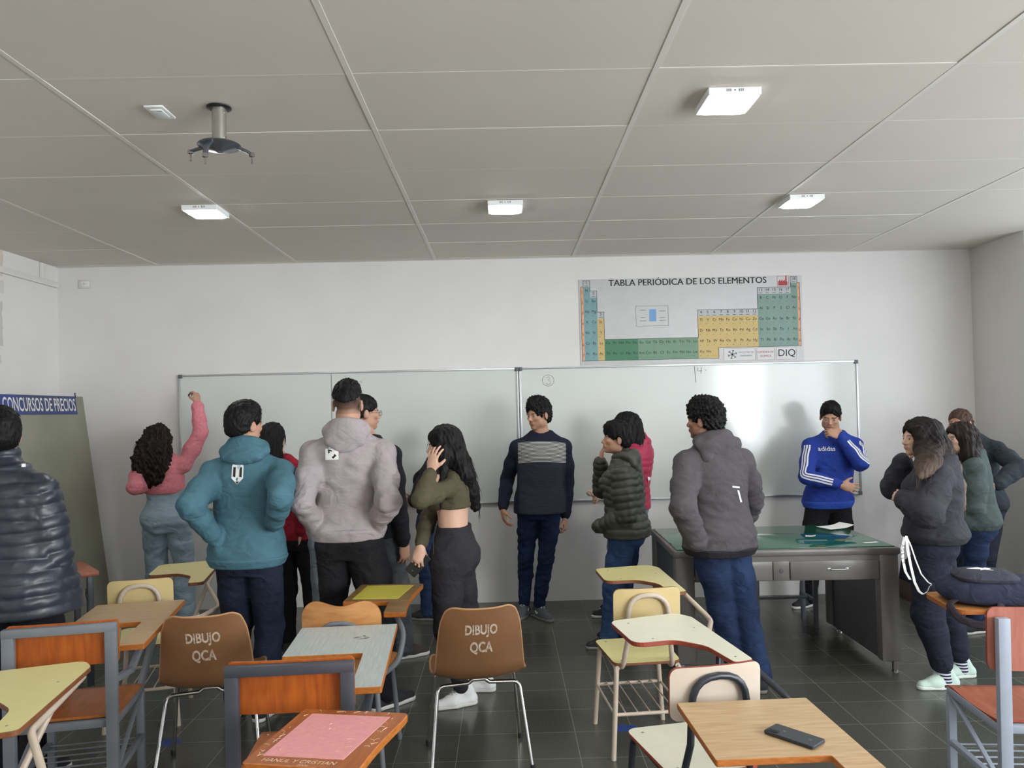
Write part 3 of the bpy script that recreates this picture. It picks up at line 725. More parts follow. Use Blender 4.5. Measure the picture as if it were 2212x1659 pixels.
wt, wtb = chair_tube('black tube chair with an L-shaped woodgrain tablet carrying a phone, front right', (.69, 1.855, 0), -2, 'black_paint', 'pinkish_lam', 'cream_lam', 'red_edge', 'woodgrain', tab='S', tab_edge='orange_edge')
chair_square('pale grey framed chair with reddish back and seat, at the right edge', (2.09, 3.115, 0), 5, 'lightgrey_paint', 'red_ply', 'red_ply_h', 'tan_ply', 'orange_edge', group='square-framed tablet-arm chairs', back=(.64, .885), tab='T', tabz=.725, topbar=False, bw=.235)

# scratches and names on the pink-panel tablet
b = MB(); rng = random.Random(4)
def scratch_text(s_, x, y, size, sx):
    vs, fs = text_geo(s_, size, sx); b.add([(x+a+.25*c, y+c, .7206) for a, c in vs], fs)
scratch_text('HANUL Y CRISTIAN', .07, .190, .026, .95); scratch_text('2006', .09, .170, .014, 1.2)
for k in range(46):
    e = rng.choice('TLRI'); u = rng.random()
    x, y = {'T': (-.05+.3*u, .535), 'L': (-.065+.01*u, .2+.33*u), 'R': (.235, .3+.2*u), 'I': (-.02+.2*u, .24+.25*rng.random())}[e]
    a = rng.uniform(0, PI); L = rng.uniform(.006, .022); z = .7206 if e != 'I' else .7218
    b.tube([(x, y, z), (x+math.cos(a)*L*.5, y+math.sin(a)*L*.5+.003, z), (x+math.cos(a)*L, y+math.sin(a)*L, z)], .0006, 4)
b.build('scratched_writing', M['scratch'], pkt)
# pencil scribble on the streaked grey tablet
gt = [o for o in bpy.data.objects if o.name.startswith('writing_tablet') and o.parent and 'streaked' in o.parent['label']][0]
b = MB(); rng = random.Random(3)
for k in range(14):
    a = rng.uniform(0, 6.3); b.tube([(.16+.03*math.cos(a)*rng.random(), .44+.012*math.sin(a), .7203), (.16+.035*math.cos(a+.8), .44+.018*math.sin(a+.8), .7203)], .0007, 4)
b.tube([(.165, .462, .7203), (.17, .47, .7203), (.175, .462, .7203)], .002, 5); b.build('pencil_scribble', M['marker'], gt)

# brown shell chairs with stencilled backs
def shell_chair(label, loc, head):
    t = thing('shell_chair', label, 'chair', loc, faz(head), 'brown shell chairs')
    prof = [(.235, .415), (.20, .432), (.10, .428), (.0, .420), (-.10, .422), (-.165, .440), (-.205, .490), (-.225, .56), (-.245, .64), (-.268, .72), (-.285, .785)]
    wid = [.165, .205, .222, .226, .224, .212, .205, .200, .192, .180, .158]
    lift = [.004, .01, .02, .03, .036, .03, .012, .0, .0, .004, .014]       # sides turned up on the seat
    wrap = [0, 0, 0, 0, 0, .012, .032, .044, .046, .044, .038]              # sides brought forward on the back
    n = len(prof); ks = np.linspace(0, 1, n)
    def ip(arr, v):
        x = v*(n-1); i = min(int(x), n-2); f = x-i
        p0, p1, p2, p3 = arr[max(i-1, 0)], arr[i], arr[i+1], arr[min(i+2, n-1)]
        return .5*((2*p1)+(-p0+p2)*f+(2*p0-5*p1+4*p2-p3)*f*f+(-p0+3*p1-3*p2+p3)*f**3)
    py, pz = [p[0] for p in prof], [p[1] for p in prof]
    def S(u, v, off=0):
        c = u*2-1; e = abs(c)**2.6
        y, z = ip(py, v), ip(pz, v)
        dy, dz = ip(py, min(v+.01, 1))-ip(py, max(v-.01, 0)), ip(pz, min(v+.01, 1))-ip(pz, max(v-.01, 0))
        l = math.hypot(dy, dz) or 1
        ny, nz = dz/l, -dy/l                                      # towards the sitter is (-?), flipped below
        rc = -.024*max(0, (abs(c)-.72)/.28)**2*max(0, (v-.86)/.14)**1.5
        return Vector((c*ip(wid, v), y+ip(wrap, v)*e-ny*off*-1, z+ip(lift, v)*e+rc-nz*off*-1))
    b = MB(); b.slab(lambda u, v: S(u, v), lambda u, v: S(u, v, -.006), 22, 40); sh = b.build('shell', M['shell'], t)
    edge = [S(u, 1) for u in [k/22 for k in range(23)]]
    rim = [S(0, k/40) for k in range(41)]+[S(k/22, 1) for k in range(1, 23)]+[S(1, 1-k/40) for k in range(1, 41)]+[S(1-k/22, 0) for k in range(1, 22)]
    b = MB(); b.tube(rim, .0052, 8, closed=True); b.build('rolled_rim', mat('shell_rim', srgb(168, 126, 88), .4) if 'shell_rim' not in MATS else MATS['shell_rim'], sh)
    b = MB()
    for s_, size, vc, sx in (('DIBUJO', .058, .858, .78), ('QCA', .062, .752, .76)):
        vs, fs = subdivide_geo(*text_geo(s_, size, sx, bold=.032), .012)
        out = []
        for x, y in vs:
            v = vc+y/.72; u = .5-(-x+.0)/(2*ip(wid, v))
            p = S(u, v); p2 = S(u, v, .001); out.append((p+(p2-p).normalized()*-.0075) if (p2-p).y > 0 else (p+(p2-p).normalized()*.0075))
        b.add(out, fs)
    b.build('stencilled_letters', M['stencil'], sh)
    for y, yf, dx in ((-.10, -.20, .0), (.10, .17, .0)):
        b = MB()
        b.tube([(-.235, yf, .012), (-.195, y, .385), (-.05, y, .392), (-.03, y, .408), (.03, y, .408), (.05, y, .392), (.195, y, .385), (.235, yf, .012)], .0095, 12, fil=[0, .04, .02, .015, .015, .02, .04, 0])
        lg = b.build('leg_frame', M['chrome'], t)
        for x in (-.2353, .2353):
            b = MB(); b.lathe([(.011, 0), (.012, .004), (.0125, .028), (.010, .03)], c=(x, yf, 0), n=14); b.build('foot_cap', M['dark_rubber'], lg)
    return t
shell_chair('brown shell chair with stencilled back at the left, between two tablet chairs', (-1.43, 3.73, 0), -10)
shell_chair('brown shell chair with stencilled back in the centre aisle', (-.165, 3.75, 0), -8)

# ------------------------------------------------------------------ teacher's desk
dk = thing('steel_desk', 'grey steel teacher desk with a green glass top', 'desk', (1.755, 5.21, 0), rad(-1.5))
dw, dd, dh = 1.39, .90, .775                                      # x, y, height
b = MB(); b.box((0, 0, dh-.022), (dw+.02, dd+.02, .044), bev=.012); b.build('desk_body_top', M['desk'], dk)
b = MB(); b.box((0, 0, dh+.003), (dw-.03, dd-.03, .006), bev=.002); b.build('glass_top', M['desk_top'], dk)
for sx in (-1, 1):
    for sy in (-1, 1):
        b = MB(); b.box((sx*(dw/2-.06), sy*(dd/2-.04), .41), (.12, .08, .69), bev=.012)
        b.box((sx*(dw/2-.03), sy*(dd/2-.03), .034), (.03, .03, .062), bev=.003); lg = b.build('leg', M['desk'], dk)
        b = MB(); b.lathe([(.022, 0), (.022, .006), (.012, .012)], c=(sx*(dw/2-.03), sy*(dd/2-.03), 0), n=14); b.build('foot', M['chrome'], lg)
for sx in (-1, 1):
    b = MB(); b.box((sx*(dw/2-.06), 0, .41), (.07, dd-.12, .68)); b.box((sx*(dw/2-.06), 0, .062), (.05, dd-.10, .02)); b.build('side_panel', M['desk_dark'], dk)
b = MB(); b.box((0, -dd/2+.02, .72), (dw-.16, .03, .06)); b.box((0, -dd/2+.03, .58), (dw-.16, .02, .01)); b.build('drawer_rail', M['desk'], dk)
def drawer(x0, x1, nm):
    b = MB(); b.box(((x0+x1)/2, -dd/2+.012, .642), (x1-x0, .03, .118), bev=.004); b.box(((x0+x1)/2, -dd/2+.2, .642), (x1-x0-.02, .35, .10))
    d = b.build(nm, M['desk'], dk); return d
d1 = drawer(.02, dw/2-.125, 'drawer'); d2 = drawer(-dw/2+.125, -.09, 'drawer')
for d, x in ((d1, .315), (d2, -.345)):
    b = MB(); b.tube([(x-.05, -dd/2-.002, .648), (x-.05, -dd/2-.022, .648), (x+.05, -dd/2-.022, .648), (x+.05, -dd/2-.002, .648)], .005, 8, fil=.012)
    for s_ in (-1, 1): b.box((x+s_*.056, -dd/2-.004, .648), (.022, .006, .014), bev=.002)
    b.build('drawer_handle', M['alu'], d)
b = MB(); b.box((-.035, -dd/2+.014, .642), (.10, .028, .118), bev=.003); lk = b.build('lock_panel', M['desk'], dk)
b = MB(); R_ = Matrix.Rotation(PI/2, 3, 'X')
l_ = MB(); l_.lathe([(.013, 0), (.013, .004), (.009, .005)], n=16); b.add([R_ @ Vector(v)+Vector((-.035, -dd/2, .64)) for v in l_.v], l_.f); b.build('keyhole', M['alu_dark'], lk)

st = thing('stool', 'grey square-tube stool behind the steel desk', 'stool', (2.085, 5.85, 0), 0)
b = MB(); b.box((0, 0, .545), (.46, .28, .03), bev=.004); b.build('seat', M['desk_dark'], st)
for x in (-.22, .22):
    for y in (-.122, .122):
        b = MB(); b.bar((x, y, 0), (x, y, .53), .03, .03); b.build('leg', M['grey_paint'], st)
b = MB()
b.bar((-.22, 0, .2), (.22, 0, .2), .025, .02)
for x in (-.22, .22): b.bar((x, -.12, .2), (x, .12, .2), .025, .02)
b.build('stretcher', M['grey_paint'], st)

# papers on the desk
def sheet(name, label, cat, c, w, d, rz, curl, m, z):
    b = MB(); cs, sn = math.cos(rz), math.sin(rz)
    def g(off):
        def f(u, v):
            x, y = (u-.5)*w, (v-.5)*d
            return Vector((x*cs-y*sn, x*sn+y*cs, .0006+curl*(max(0, u-.45)/.55)**2+off))
        return f
    b.slab(g(.0006), g(0), 10, 6); return tag(b.build(name, m, None, (c[0], c[1], z)), label, cat)
zd = dh+.006
sheet('paper_sheet', 'white printed sheet lying curled on the back right of the green desk top', 'paper', (2.38, 5.52), .21, .15, .3, .02, M['paper'], zd+.001)
sheet('paper_scrap', 'small white paper scrap in the middle of the green desk top', 'paper', (2.06, 5.17), .065, .05, -.4, .006, M['paper'], zd+.001)
sheet('paper_strip', 'pale strip of paper at the front right corner of the desk top', 'paper', (2.33, 4.88), .09, .03, .1, .002, M['paper'], zd+.001)

# bag on a low wooden box by the back wall
bx = thing('wooden_box', 'low brown wooden box on the floor by the back wall, right of the desk', 'box', (3.56, 6.47, 0))
b = MB(); b.box((0, 0, .075), (.34, .30, .15), bev=.004); b.build('body', mat('dark_brown_wood', srgb(92, 70, 58), .6, var=.2, vscale=8, stretch=(2, 8, 8)), bx)
b = MB(); b.box((0, 0, .155), (.36, .32, .012), bev=.003); b.build('lid', MATS['dark_brown_wood'], bx)
bg_ = thing('shoulder_bag', 'small dark shoulder bag on the low wooden box right of the desk', 'bag', (3.47, 6.46, .162))
b = MB(); b.prism(rpoly([(-.13, 0), (.13, 0), (.11, .17), (-.10, .17)], .03), -.07, .07, ch=.015); b.v = [(x, -z, y) for x, y, z in b.v]; b.build('body', fabric('bag_cloth', 40, 42, 56), bg_)
b = MB(); b.tube([(-.08, 0, .165), (-.07, -.01, .21), (.04, -.02, .205), (.09, 0, .165)], .008, 8, fil=.03); b.build('strap', MATS['bag_cloth'], bg_)

# phone on the woodgrain tablet
def phone(label, loc, rot):
    t = bpy.data.objects.new('smartphone', None); C.objects.link(t); t.location = loc; t.rotation_euler = rot; t.empty_display_size = .05
    tag(t, label, 'phone')
    b = MB(); b.prism(rpoly([(-.0365, -.077), (.0365, -.077), (.0365, .077), (-.0365, .077)], .009), -.0045, .0045, ch=.0016); bd = b.build('case', mat('phone_case', srgb(38, 42, 48), .45) if 'phone_case' not in MATS else MATS['phone_case'], t)
    b = MB(); b.prism(rpoly([(-.030, .036), (-.010, .036), (-.010, .071), (-.030, .071)], .006), .0042, .0058, ch=.0005); cm_ = b.build('camera_bump', M['glossy_black'], t)
    b = MB()
    for y in (.045, .054, .063): b.lathe([(.0042, .0056), (.0042, .0063)], c=(-.020, y, 0), n=12)
    b.build('lens', M['glossy_black'], cm_)
    b = MB(); b.lathe([(.005, .0044), (.005, .0050)], c=(0, .03, 0), n=14); b.lathe([(.0045, .0044), (.0045, .005)], c=(0, -.05, 0), n=14); b.build('emblem', M['alu_dark'], t)
    b = MB(); b.prism(rpoly([(-.0335, -.073), (.0335, -.073), (.0335, .073), (-.0335, .073)], .007), -.0052, -.0044, ch=.0003); b.build('screen', M['glossy_black'], t)
    return t
phone('black smartphone lying face down on the woodgrain tablet, front right', (.813, 2.205, .7258), (0, 0, rad(40)))

# blue paint marks on the floor
for (px, py), r, lab in (((368, 1604), .045, 'blue paint mark on the floor under the left brown shell chair'), ((1352, 1574), .05, 'blue paint mark on the floor beside the right yellow chair leg')):
    p = atz(px, py, 0); b = MB(); rng = random.Random(px)
    out = [(r*(1+.3*rng.uniform(-1, 1))*math.cos(a)*1.2, r*(1+.3*rng.uniform(-1, 1))*math.sin(a)) for a in [k*2*PI/14 for k in range(14)]]
    b.prism(out, .0002, .0012, ch=.0003); tag(b.build('floor_paint_mark', mat('blue_floor_paint', srgb(50, 76, 150), .5, var=.3, vscale=40) if 'blue_floor_paint' not in MATS else MATS['blue_floor_paint'], None, (p.x, p.y, 0)), lab, 'mark')

# backpack and its straps on the tablet of the chair at the right edge
bp = thing('backpack', 'navy backpack with a pale emblem, lying on the tablet at the right edge', 'backpack', (2.33, 3.60, .727), rad(-14))
nav = fabric('backpack_nylon', 52, 56, 76, var=.2); navd = fabric('backpack_pocket', 66, 66, 78, var=.2)
def blob(w, d, h, z0=0, e=2.6, x0=0, y0=0, taper=.15):
    def f(u, v):
        a = 2*PI*u; ph = PI*v
        sgn = lambda c, p: math.copysign(abs(c)**(2/p), c)
        r = abs(math.sin(ph))**(2/e); zz = -sgn(math.cos(ph), e)
        sc = 1-taper*max(0, zz)
        return Vector((x0+w*r*sgn(math.cos(a), 3.2)*sc, y0+d*r*sgn(math.sin(a), 3.2)*sc, z0+h*(1+zz)))
    return f
b = MB(); b.grid(blob(.27, .165, .058, e=4.2, taper=.12), 48, 24); b.build('body', nav, bp)
b = MB(); b.grid(blob(.135, .12, .026, z0=.098, e=4, x0=-.07, y0=-.01, taper=.22), 32, 14); pk_ = b.build('front_pocket', navd, bp)
b = MB()
for s_ in ([(-.14, .0), (-.05, .05), (-.02, .02), (.0, .045), (.03, .01), (.0, -.01), (.03, -.05), (-.03, -.03), (-.06, -.05), (-.05, -.015)],):
    pts = [(-.055+x*.62, .0+y*.62) for x, y in s_]
    b.prism(pts, .1500, .1516, ch=.0004)
b.build('emblem', M['paper'], pk_)
b = MB(); b.tube([(-.22, -.11, .03), (-.27, -.14, .01), (-.24, -.20, -.04), (-.16, -.235, -.06), (-.08, -.215, -.02), (-.05, -.15, .03)], .017, 10, fil=.04, flat=((0, 0, 1), 1, .35)); b.build('strap', fabric('backpack_strap', 58, 52, 58), bp)
b = MB(); b.tube([(-.08, -.19, .0), (-.02, -.26, -.05), (.06, -.28, -.12)], .02, 10, fil=.04, flat=((0, 0, 1), 1, .35)); b.build('strap', MATS['backpack_strap'], bp)
# ------------------------------------------------------------------ people: one smooth surface per body and per garment
def f32(a): return np.asarray(a, np.float32)
class Vol:
    """signed distance field on a grid; shapes are blended in and the zero surface is meshed"""
    def __init__(s, h): s.h = h; s.ops = []
    def _add(s, fn, lo, hi, k, op, tg): s.ops.append((fn, np.array(lo, float), np.array(hi, float), k, op, tg)); return s
    def cap(s, a, b, r1, r2=None, k=.02, tg=0, op='u', flat=None):
        a, b = np.array(a, float), np.array(b, float); r2 = r1 if r2 is None else r2; d = b-a; L2 = max(d@d, 1e-9)
        def fn(X, Y, Z):
            x, y, z = X-a[0], Y-a[1], Z-a[2]
            t = np.clip((x*d[0]+y*d[1]+z*d[2])/L2, 0, 1)
            qx, qy, qz = x-t*d[0], y-t*d[1], z-t*d[2]
            q = qx*qx+qy*qy+qz*qz
            if flat is not None:
                n, mfac = flat; q = q+(qx*n[0]+qy*n[1]+qz*n[2])**2*(mfac*mfac-1)
            return np.sqrt(q)-(r1+(r2-r1)*t)
        R = max(r1, r2)
        return s._add(fn, np.minimum(a, b)-R, np.maximum(a, b)+R, k, op, tg)
    def chain(s, pts, rs, **kw):
        for i in range(len(pts)-1): s.cap(pts[i], pts[i+1], rs[i], rs[i+1], **kw)
        return s
    def ell(s, c, r, ax=None, k=.02, tg=0, op='u'):
        c, r = np.array(c, float), np.array(r, float); A = np.eye(3) if ax is None else np.array(ax, float)   # rows: axes
        def fn(X, Y, Z):
            x, y, z = X-c[0], Y-c[1], Z-c[2]; k0 = 0; k1 = 0
            for i in range(3):
                q = (x*A[i, 0]+y*A[i, 1]+z*A[i, 2])/r[i]; k0 = k0+q*q; k1 = k1+(q/r[i])**2
            k0 = np.sqrt(k0); k1 = np.sqrt(k1)+1e-6
            return k0*(k0-1)/k1
        e = np.sqrt(((A.T*r)**2).sum(1))
        return s._add(fn, c-e, c+e, k, op, tg)
    def loft(s, zs, cx, cy, rx, ry, ang, p=2.4, k=.02, tg=0, op='u', rnd=.02):
        """vertical stack of ovals; ang = heading of the front at each height"""
        zs, cx, cy, rx, ry, ang = [np.broadcast_to(np.asarray(v, float), np.shape(zs)) for v in (zs, cx, cy, rx, ry, ang)]
        zd = np.linspace(zs[0], zs[-1], 160); ker = np.hanning(17); ker /= ker.sum()
        def dens(v):
            y = np.interp(zd, zs, v); return np.convolve(np.pad(y, 8, mode='edge'), ker, 'valid')
        cx, cy, rx, ry, ang = map(dens, (cx, cy, rx, ry, ang))
        z0, z1 = zs[0], zs[-1]
        def fn(X, Y, Z):
            z1d = Z.ravel(); I = lambda v: f32(np.interp(z1d, zd, v)).reshape(1, 1, -1)
            CX, CY, RX, RY, A = I(cx), I(cy), I(rx), I(ry), I(ang)
            sa, ca = np.sin(A), np.cos(A)
            a = (X-CX)*ca-(Y-CY)*sa; b = (X-CX)*sa+(Y-CY)*ca
            q = ((np.abs(a)/RX)**p+(np.abs(b)/RY)**p)**(1/p)
            d = (q-1)*np.minimum(RX, RY)
            dz = np.maximum(Z-z1, z0-Z)+rnd*0
            kk = rnd; h = np.clip(.5+.5*(d-dz)/kk, 0, 1)
            return dz*(1-h)+d*h+kk*h*(1-h)
        m = max(rx.max(), ry.max())
        return s._add(fn, (cx.min()-m, cy.min()-m, z0), (cx.max()+m, cy.max()+m, z1), k, op, tg)
    def cut(s, p, n, k=.006):
        """removes what lies on the side n points to"""
        p, n = np.array(p, float), np.array(n, float)
        def fn(X, Y, Z): return -((X-p[0])*n[0]+(Y-p[1])*n[1]+(Z-p[2])*n[2])
        return s._add(fn, None, None, k, 's', 0)
    def mesh(s):
        h = s.h
        u = [o for o in s.ops if o[4] == 'u']
        lo = np.min([o[1] for o in u], 0)-3*h; hi = np.max([o[2] for o in u], 0)+3*h
        n = np.ceil((hi-lo)/h).astype(int)+1
        ax = [f32(lo[i]+h*np.arange(n[i])) for i in range(3)]
        D = np.full(n, .2, np.float32); T = np.zeros(n, np.uint8)
        for fn, l, hh, k, op, tg in s.ops:
            if l is None or not np.all(np.isfinite(l)): sl = tuple(slice(0, m) for m in n)
            else:
                pad = k+3*h
                i0 = np.clip(np.floor((l-pad-lo)/h).astype(int), 0, n); i1 = np.clip(np.ceil((hh+pad-lo)/h).astype(int)+1, 0, n)
                if np.any(i1 <= i0): continue
                sl = tuple(slice(i0[i], i1[i]) for i in range(3))
            d = fn(ax[0][sl[0]].reshape(-1, 1, 1), ax[1][sl[1]].reshape(1, -1, 1), ax[2][sl[2]].reshape(1, 1, -1)).astype(np.float32)
            a = D[sl]
            if op == 'u':
                T[sl] = np.where(d < a, tg, T[sl]); w = np.clip(.5+.5*(a-d)/k, 0, 1); D[sl] = a+(d-a)*w-k*w*(1-w)
            else:
                d = -d; w = np.clip(.5-.5*(a-d)/k, 0, 1); D[sl] = a+(d-a)*w+k*w*(1-w)
        return surface_net(D, T, lo, h)

def surface_net(D, T, lo, h):
    nx, ny, nz = D.shape; S = D < 0
    cs = np.zeros((nx-1, ny-1, nz-1), np.uint8)
    off = [(i, j, k) for i in (0, 1) for j in (0, 1) for k in (0, 1)]
    for i, j, k in off: cs += S[i:nx-1+i, j:ny-1+j, k:nz-1+k]
    act = (cs > 0) & (cs < 8); I = np.argwhere(act)
    idx = np.full(act.shape, -1, np.int32); idx[act] = np.arange(len(I))
    val = np.stack([D[I[:, 0]+i, I[:, 1]+j, I[:, 2]+k] for i, j, k in off], 1)
    P = np.zeros((len(I), 3)); cnt = np.zeros(len(I))
    for a in range(8):
        for b in range(a+1, 8):
            da = np.array(off[b])-np.array(off[a])
            if np.abs(da).sum() != 1: continue
            va, vb = val[:, a], val[:, b]; m = (va < 0) != (vb < 0)
            t = np.where(m, va/np.where(m, va-vb, 1), 0)
            P += np.where(m[:, None], np.array(off[a])+t[:, None]*da, 0); cnt += m
    P = lo+(I+P/cnt[:, None])*h
    faces = []
    for ax in range(3):
        o1, o2 = [(1, 2), (2, 0), (0, 1)][ax]
        A = np.moveaxis(S, ax, 0); m = A[:-1] != A[1:]; neg = A[:-1]
        m = np.moveaxis(m, 0, ax); neg = np.moveaxis(neg, 0, ax)
        E = np.argwhere(m); E = E[(E[:, o1] > 0) & (E[:, o2] > 0)]
        E = E[(E[:, o1] < D.shape[o1]-1) & (E[:, o2] < D.shape[o2]-1)]
        e1, e2 = np.eye(3, dtype=int)[o1], np.eye(3, dtype=int)[o2]
        q = np.stack([idx[tuple((E-x).T)] for x in (0*e1, e1, e1+e2, e2)], 1)
        fl = neg[tuple(E.T)]
        q[~fl] = q[~fl][:, ::-1]; faces.append(q)
    Fq = np.concatenate(faces); Fq = Fq[(Fq >= 0).all(1)]
    tg = T[I[:, 0], I[:, 1], I[:, 2]]
    # one light smoothing pass
    nb = np.zeros_like(P); c = np.zeros(len(P))
    for a, b in ((0, 1), (1, 2), (2, 3), (3, 0)):
        np.add.at(nb, Fq[:, a], P[Fq[:, b]]); np.add.at(nb, Fq[:, b], P[Fq[:, a]]); np.add.at(c, Fq[:, a], 1); np.add.at(c, Fq[:, b], 1)
    c[c == 0] = 1; P = P*.5+nb/c[:, None]*.5
    return P, Fq, tg

def normals(P, Fq):
    n = np.cross(P[Fq[:, 2]]-P[Fq[:, 0]], P[Fq[:, 3]]-P[Fq[:, 1]]); N = np.zeros_like(P)
    for i in range(4): np.add.at(N, Fq[:, i], n)
    return N/np.maximum(np.linalg.norm(N, axis=1), 1e-9)[:, None]

def waves(P, seed, freq, n=7, warp=1.6):
    """smooth pseudo random folds, freq = (x, y, z) waves per metre"""
    r = np.random.RandomState(seed); fr = np.array(freq)*2*PI; out = 0
    Wp = np.sin(P@(r.randn(3)*9)+r.rand()*6)+np.sin(P@(r.randn(3)*15)+r.rand()*6)
    for i in range(n):
        k = fr*r.uniform(.45, 1.25, 3)*np.where(r.rand(3) < .5, -1, 1)
        out = out+np.sin(P@k+r.rand()*6.28+warp*Wp)
    return out/n**.5

def soft_obj(name, P, Fq, m, parent=None, base=(0, 0, 0), col=None):
    me = bpy.data.meshes.new(name); P = P-np.array(base)
    me.vertices.add(len(P)); me.vertices.foreach_set('co', P.astype(np.float32).ravel())
    me.loops.add(len(Fq)*4); me.loops.foreach_set('vertex_index', Fq.astype(np.int32).ravel())
    me.polygons.add(len(Fq)); me.polygons.foreach_set('loop_start', np.arange(0, len(Fq)*4, 4, dtype=np.int32))
    me.polygons.foreach_set('use_smooth', np.ones(len(Fq), bool))
    me.materials.append(m); me.update(calc_edges=True); me.validate()
    if col is not None:
        ca = me.color_attributes.new('Col', 'FLOAT_COLOR', 'POINT')
        ca.data.foreach_set('color', np.concatenate([col, np.ones((len(col), 1))], 1).astype(np.float32).ravel())
    o = bpy.data.objects.new(name, me); C.objects.link(o)
    if parent: o.parent = parent
    return o
def V3(v): return np.array((v[0], v[1], v[2]), float)
def unit(v): v = np.array(v, float); return v/max(np.linalg.norm(v), 1e-9)
SKIN = {'fair': srgb(208, 168, 146), 'tan': srgb(188, 144, 120), 'brown': srgb(160, 118, 96)}
skin_mat = mat('skin', srgb(196, 148, 122), .5, var=.06, vscale=60, spec=.35, attr='Col')
skin_mat.node_tree.nodes['Principled BSDF'].inputs['Subsurface Weight'].default_value = .06
skin_mat.node_tree.nodes['Principled BSDF'].inputs['Subsurface Radius'].default_value = (.012, .005, .003)
def hair_mat(name, c1, c2, rough=.55):
    return mat(name, c1, rough, var=.4, vscale=18, vcol2=c2, stretch=(6, 6, .7), bump=.35, bscale=60, spec=.2)
HAIR = {'black': hair_mat('black_hair', srgb(13, 12, 13), srgb(24, 22, 22)), 'dark': hair_mat('dark_brown_hair', srgb(24, 18, 17), srgb(42, 32, 29)),
        'brown': hair_mat('brown_hair', srgb(66, 50, 42), srgb(92, 70, 58))}
ombre = mat('ombre_hair', srgb(60, 46, 42), .6, var=.35, vscale=18, stretch=(6, 6, .7), bump=.3, bscale=60, attr='Col', spec=.15); HAIR['ombre'] = ombre
HCOL = {'black': (.012, .011, .012), 'dark': (.02, .014, .012), 'brown': (.05, .03, .024), 'ombre': (.03, .022, .02)}

def ik(a, b, l1, l2, bend):
    """middle joint between a and b, pushed towards bend"""
    d = b-a; L = min(np.linalg.norm(d), (l1+l2)*.9995); u = unit(d); x = (L*L+l1*l1-l2*l2)/(2*L)
    h = math.sqrt(max(l1*l1-x*x, 0)); n = unit(np.array(bend, float)-u*(np.array(bend, float)@u))
    return a+u*x+n*h
def on_ray(px, py, c, L, side):
    """point at distance L from c that the photograph shows at px, py (nearer or farther crossing)"""
    d = V3(ray(px, py)); d = unit(d); o = np.array((0, 0, HC)); oc = o-c
    bq = d@oc; disc = bq*bq-(oc@oc-L*L)
    if disc <= 0: p = o+d*(-bq); return c+unit(p-c)*L
    t = -bq+(-1 if side == 'n' else 1)*math.sqrt(disc)
    return o+d*t

def spot(q, c, L, Y):
    return on_ray(q[0], q[1], c, L, q[2]) if isinstance(q[2], str) else c+unit(V3(at(q[0], q[1], Y+q[2]))-c)*L

def hand(v, wrist, d, n, right, sc=1, curl=.5, spread=.0, k=.004, thumb=.4, point=0, curls=None):
    """palm, four bent fingers of different lengths, thumb from the side of the palm"""
    d = unit(d); n = unit(n-d*(n@d)); t = np.cross(d, n)*(1 if right else -1)
    A = [d, t, n]
    v.ell(wrist+d*.052*sc, (.056*sc, .041*sc, .0165*sc), A, k=.014)
    v.cap(wrist-d*.01*sc, wrist+d*.03*sc, .024*sc, .026*sc, k=.015, flat=(n, 1.35))
    tips = []
    for i, (o, L) in enumerate(((.030, .076), (.0105, .084), (-.0105, .078), (-.030, .062))):
        p = wrist+d*(.092-.012*abs(i-1.2)*.6)*sc+t*o*sc*1.05; a = 0; r = (.0092-.0004*(i == 3)*2)*sc
        sp = (1.5-i)*.10*(1+spread)
        c_ = curls[i] if curls else curl
        if point and i == 0: c_ = .1
        for ln, ca in ((.46, .85), (.30, 1.15), (.24, .8)):
            a += c_*ca; dr = unit(d*math.cos(a)+n*math.sin(a)+t*sp*math.cos(a)); q = p+dr*L*ln*sc
            v.cap(p, q, r, r*.9, k=k); p = q; r *= .9
        tips.append(p)
    p = wrist+d*.022*sc+t*.026*sc; dr = unit(d*.62+t*(.75-.4*thumb)+n*(.25+.5*thumb))
    q = p+dr*.046*sc; v.cap(p, q, .0145*sc, .0112*sc, k=.012)
    dr2 = unit(dr+d*.35+n*.25*thumb-t*.35*thumb); q2 = q+dr2*.034*sc; v.cap(q, q2, .0108*sc, .0088*sc, k=k)
    return tips

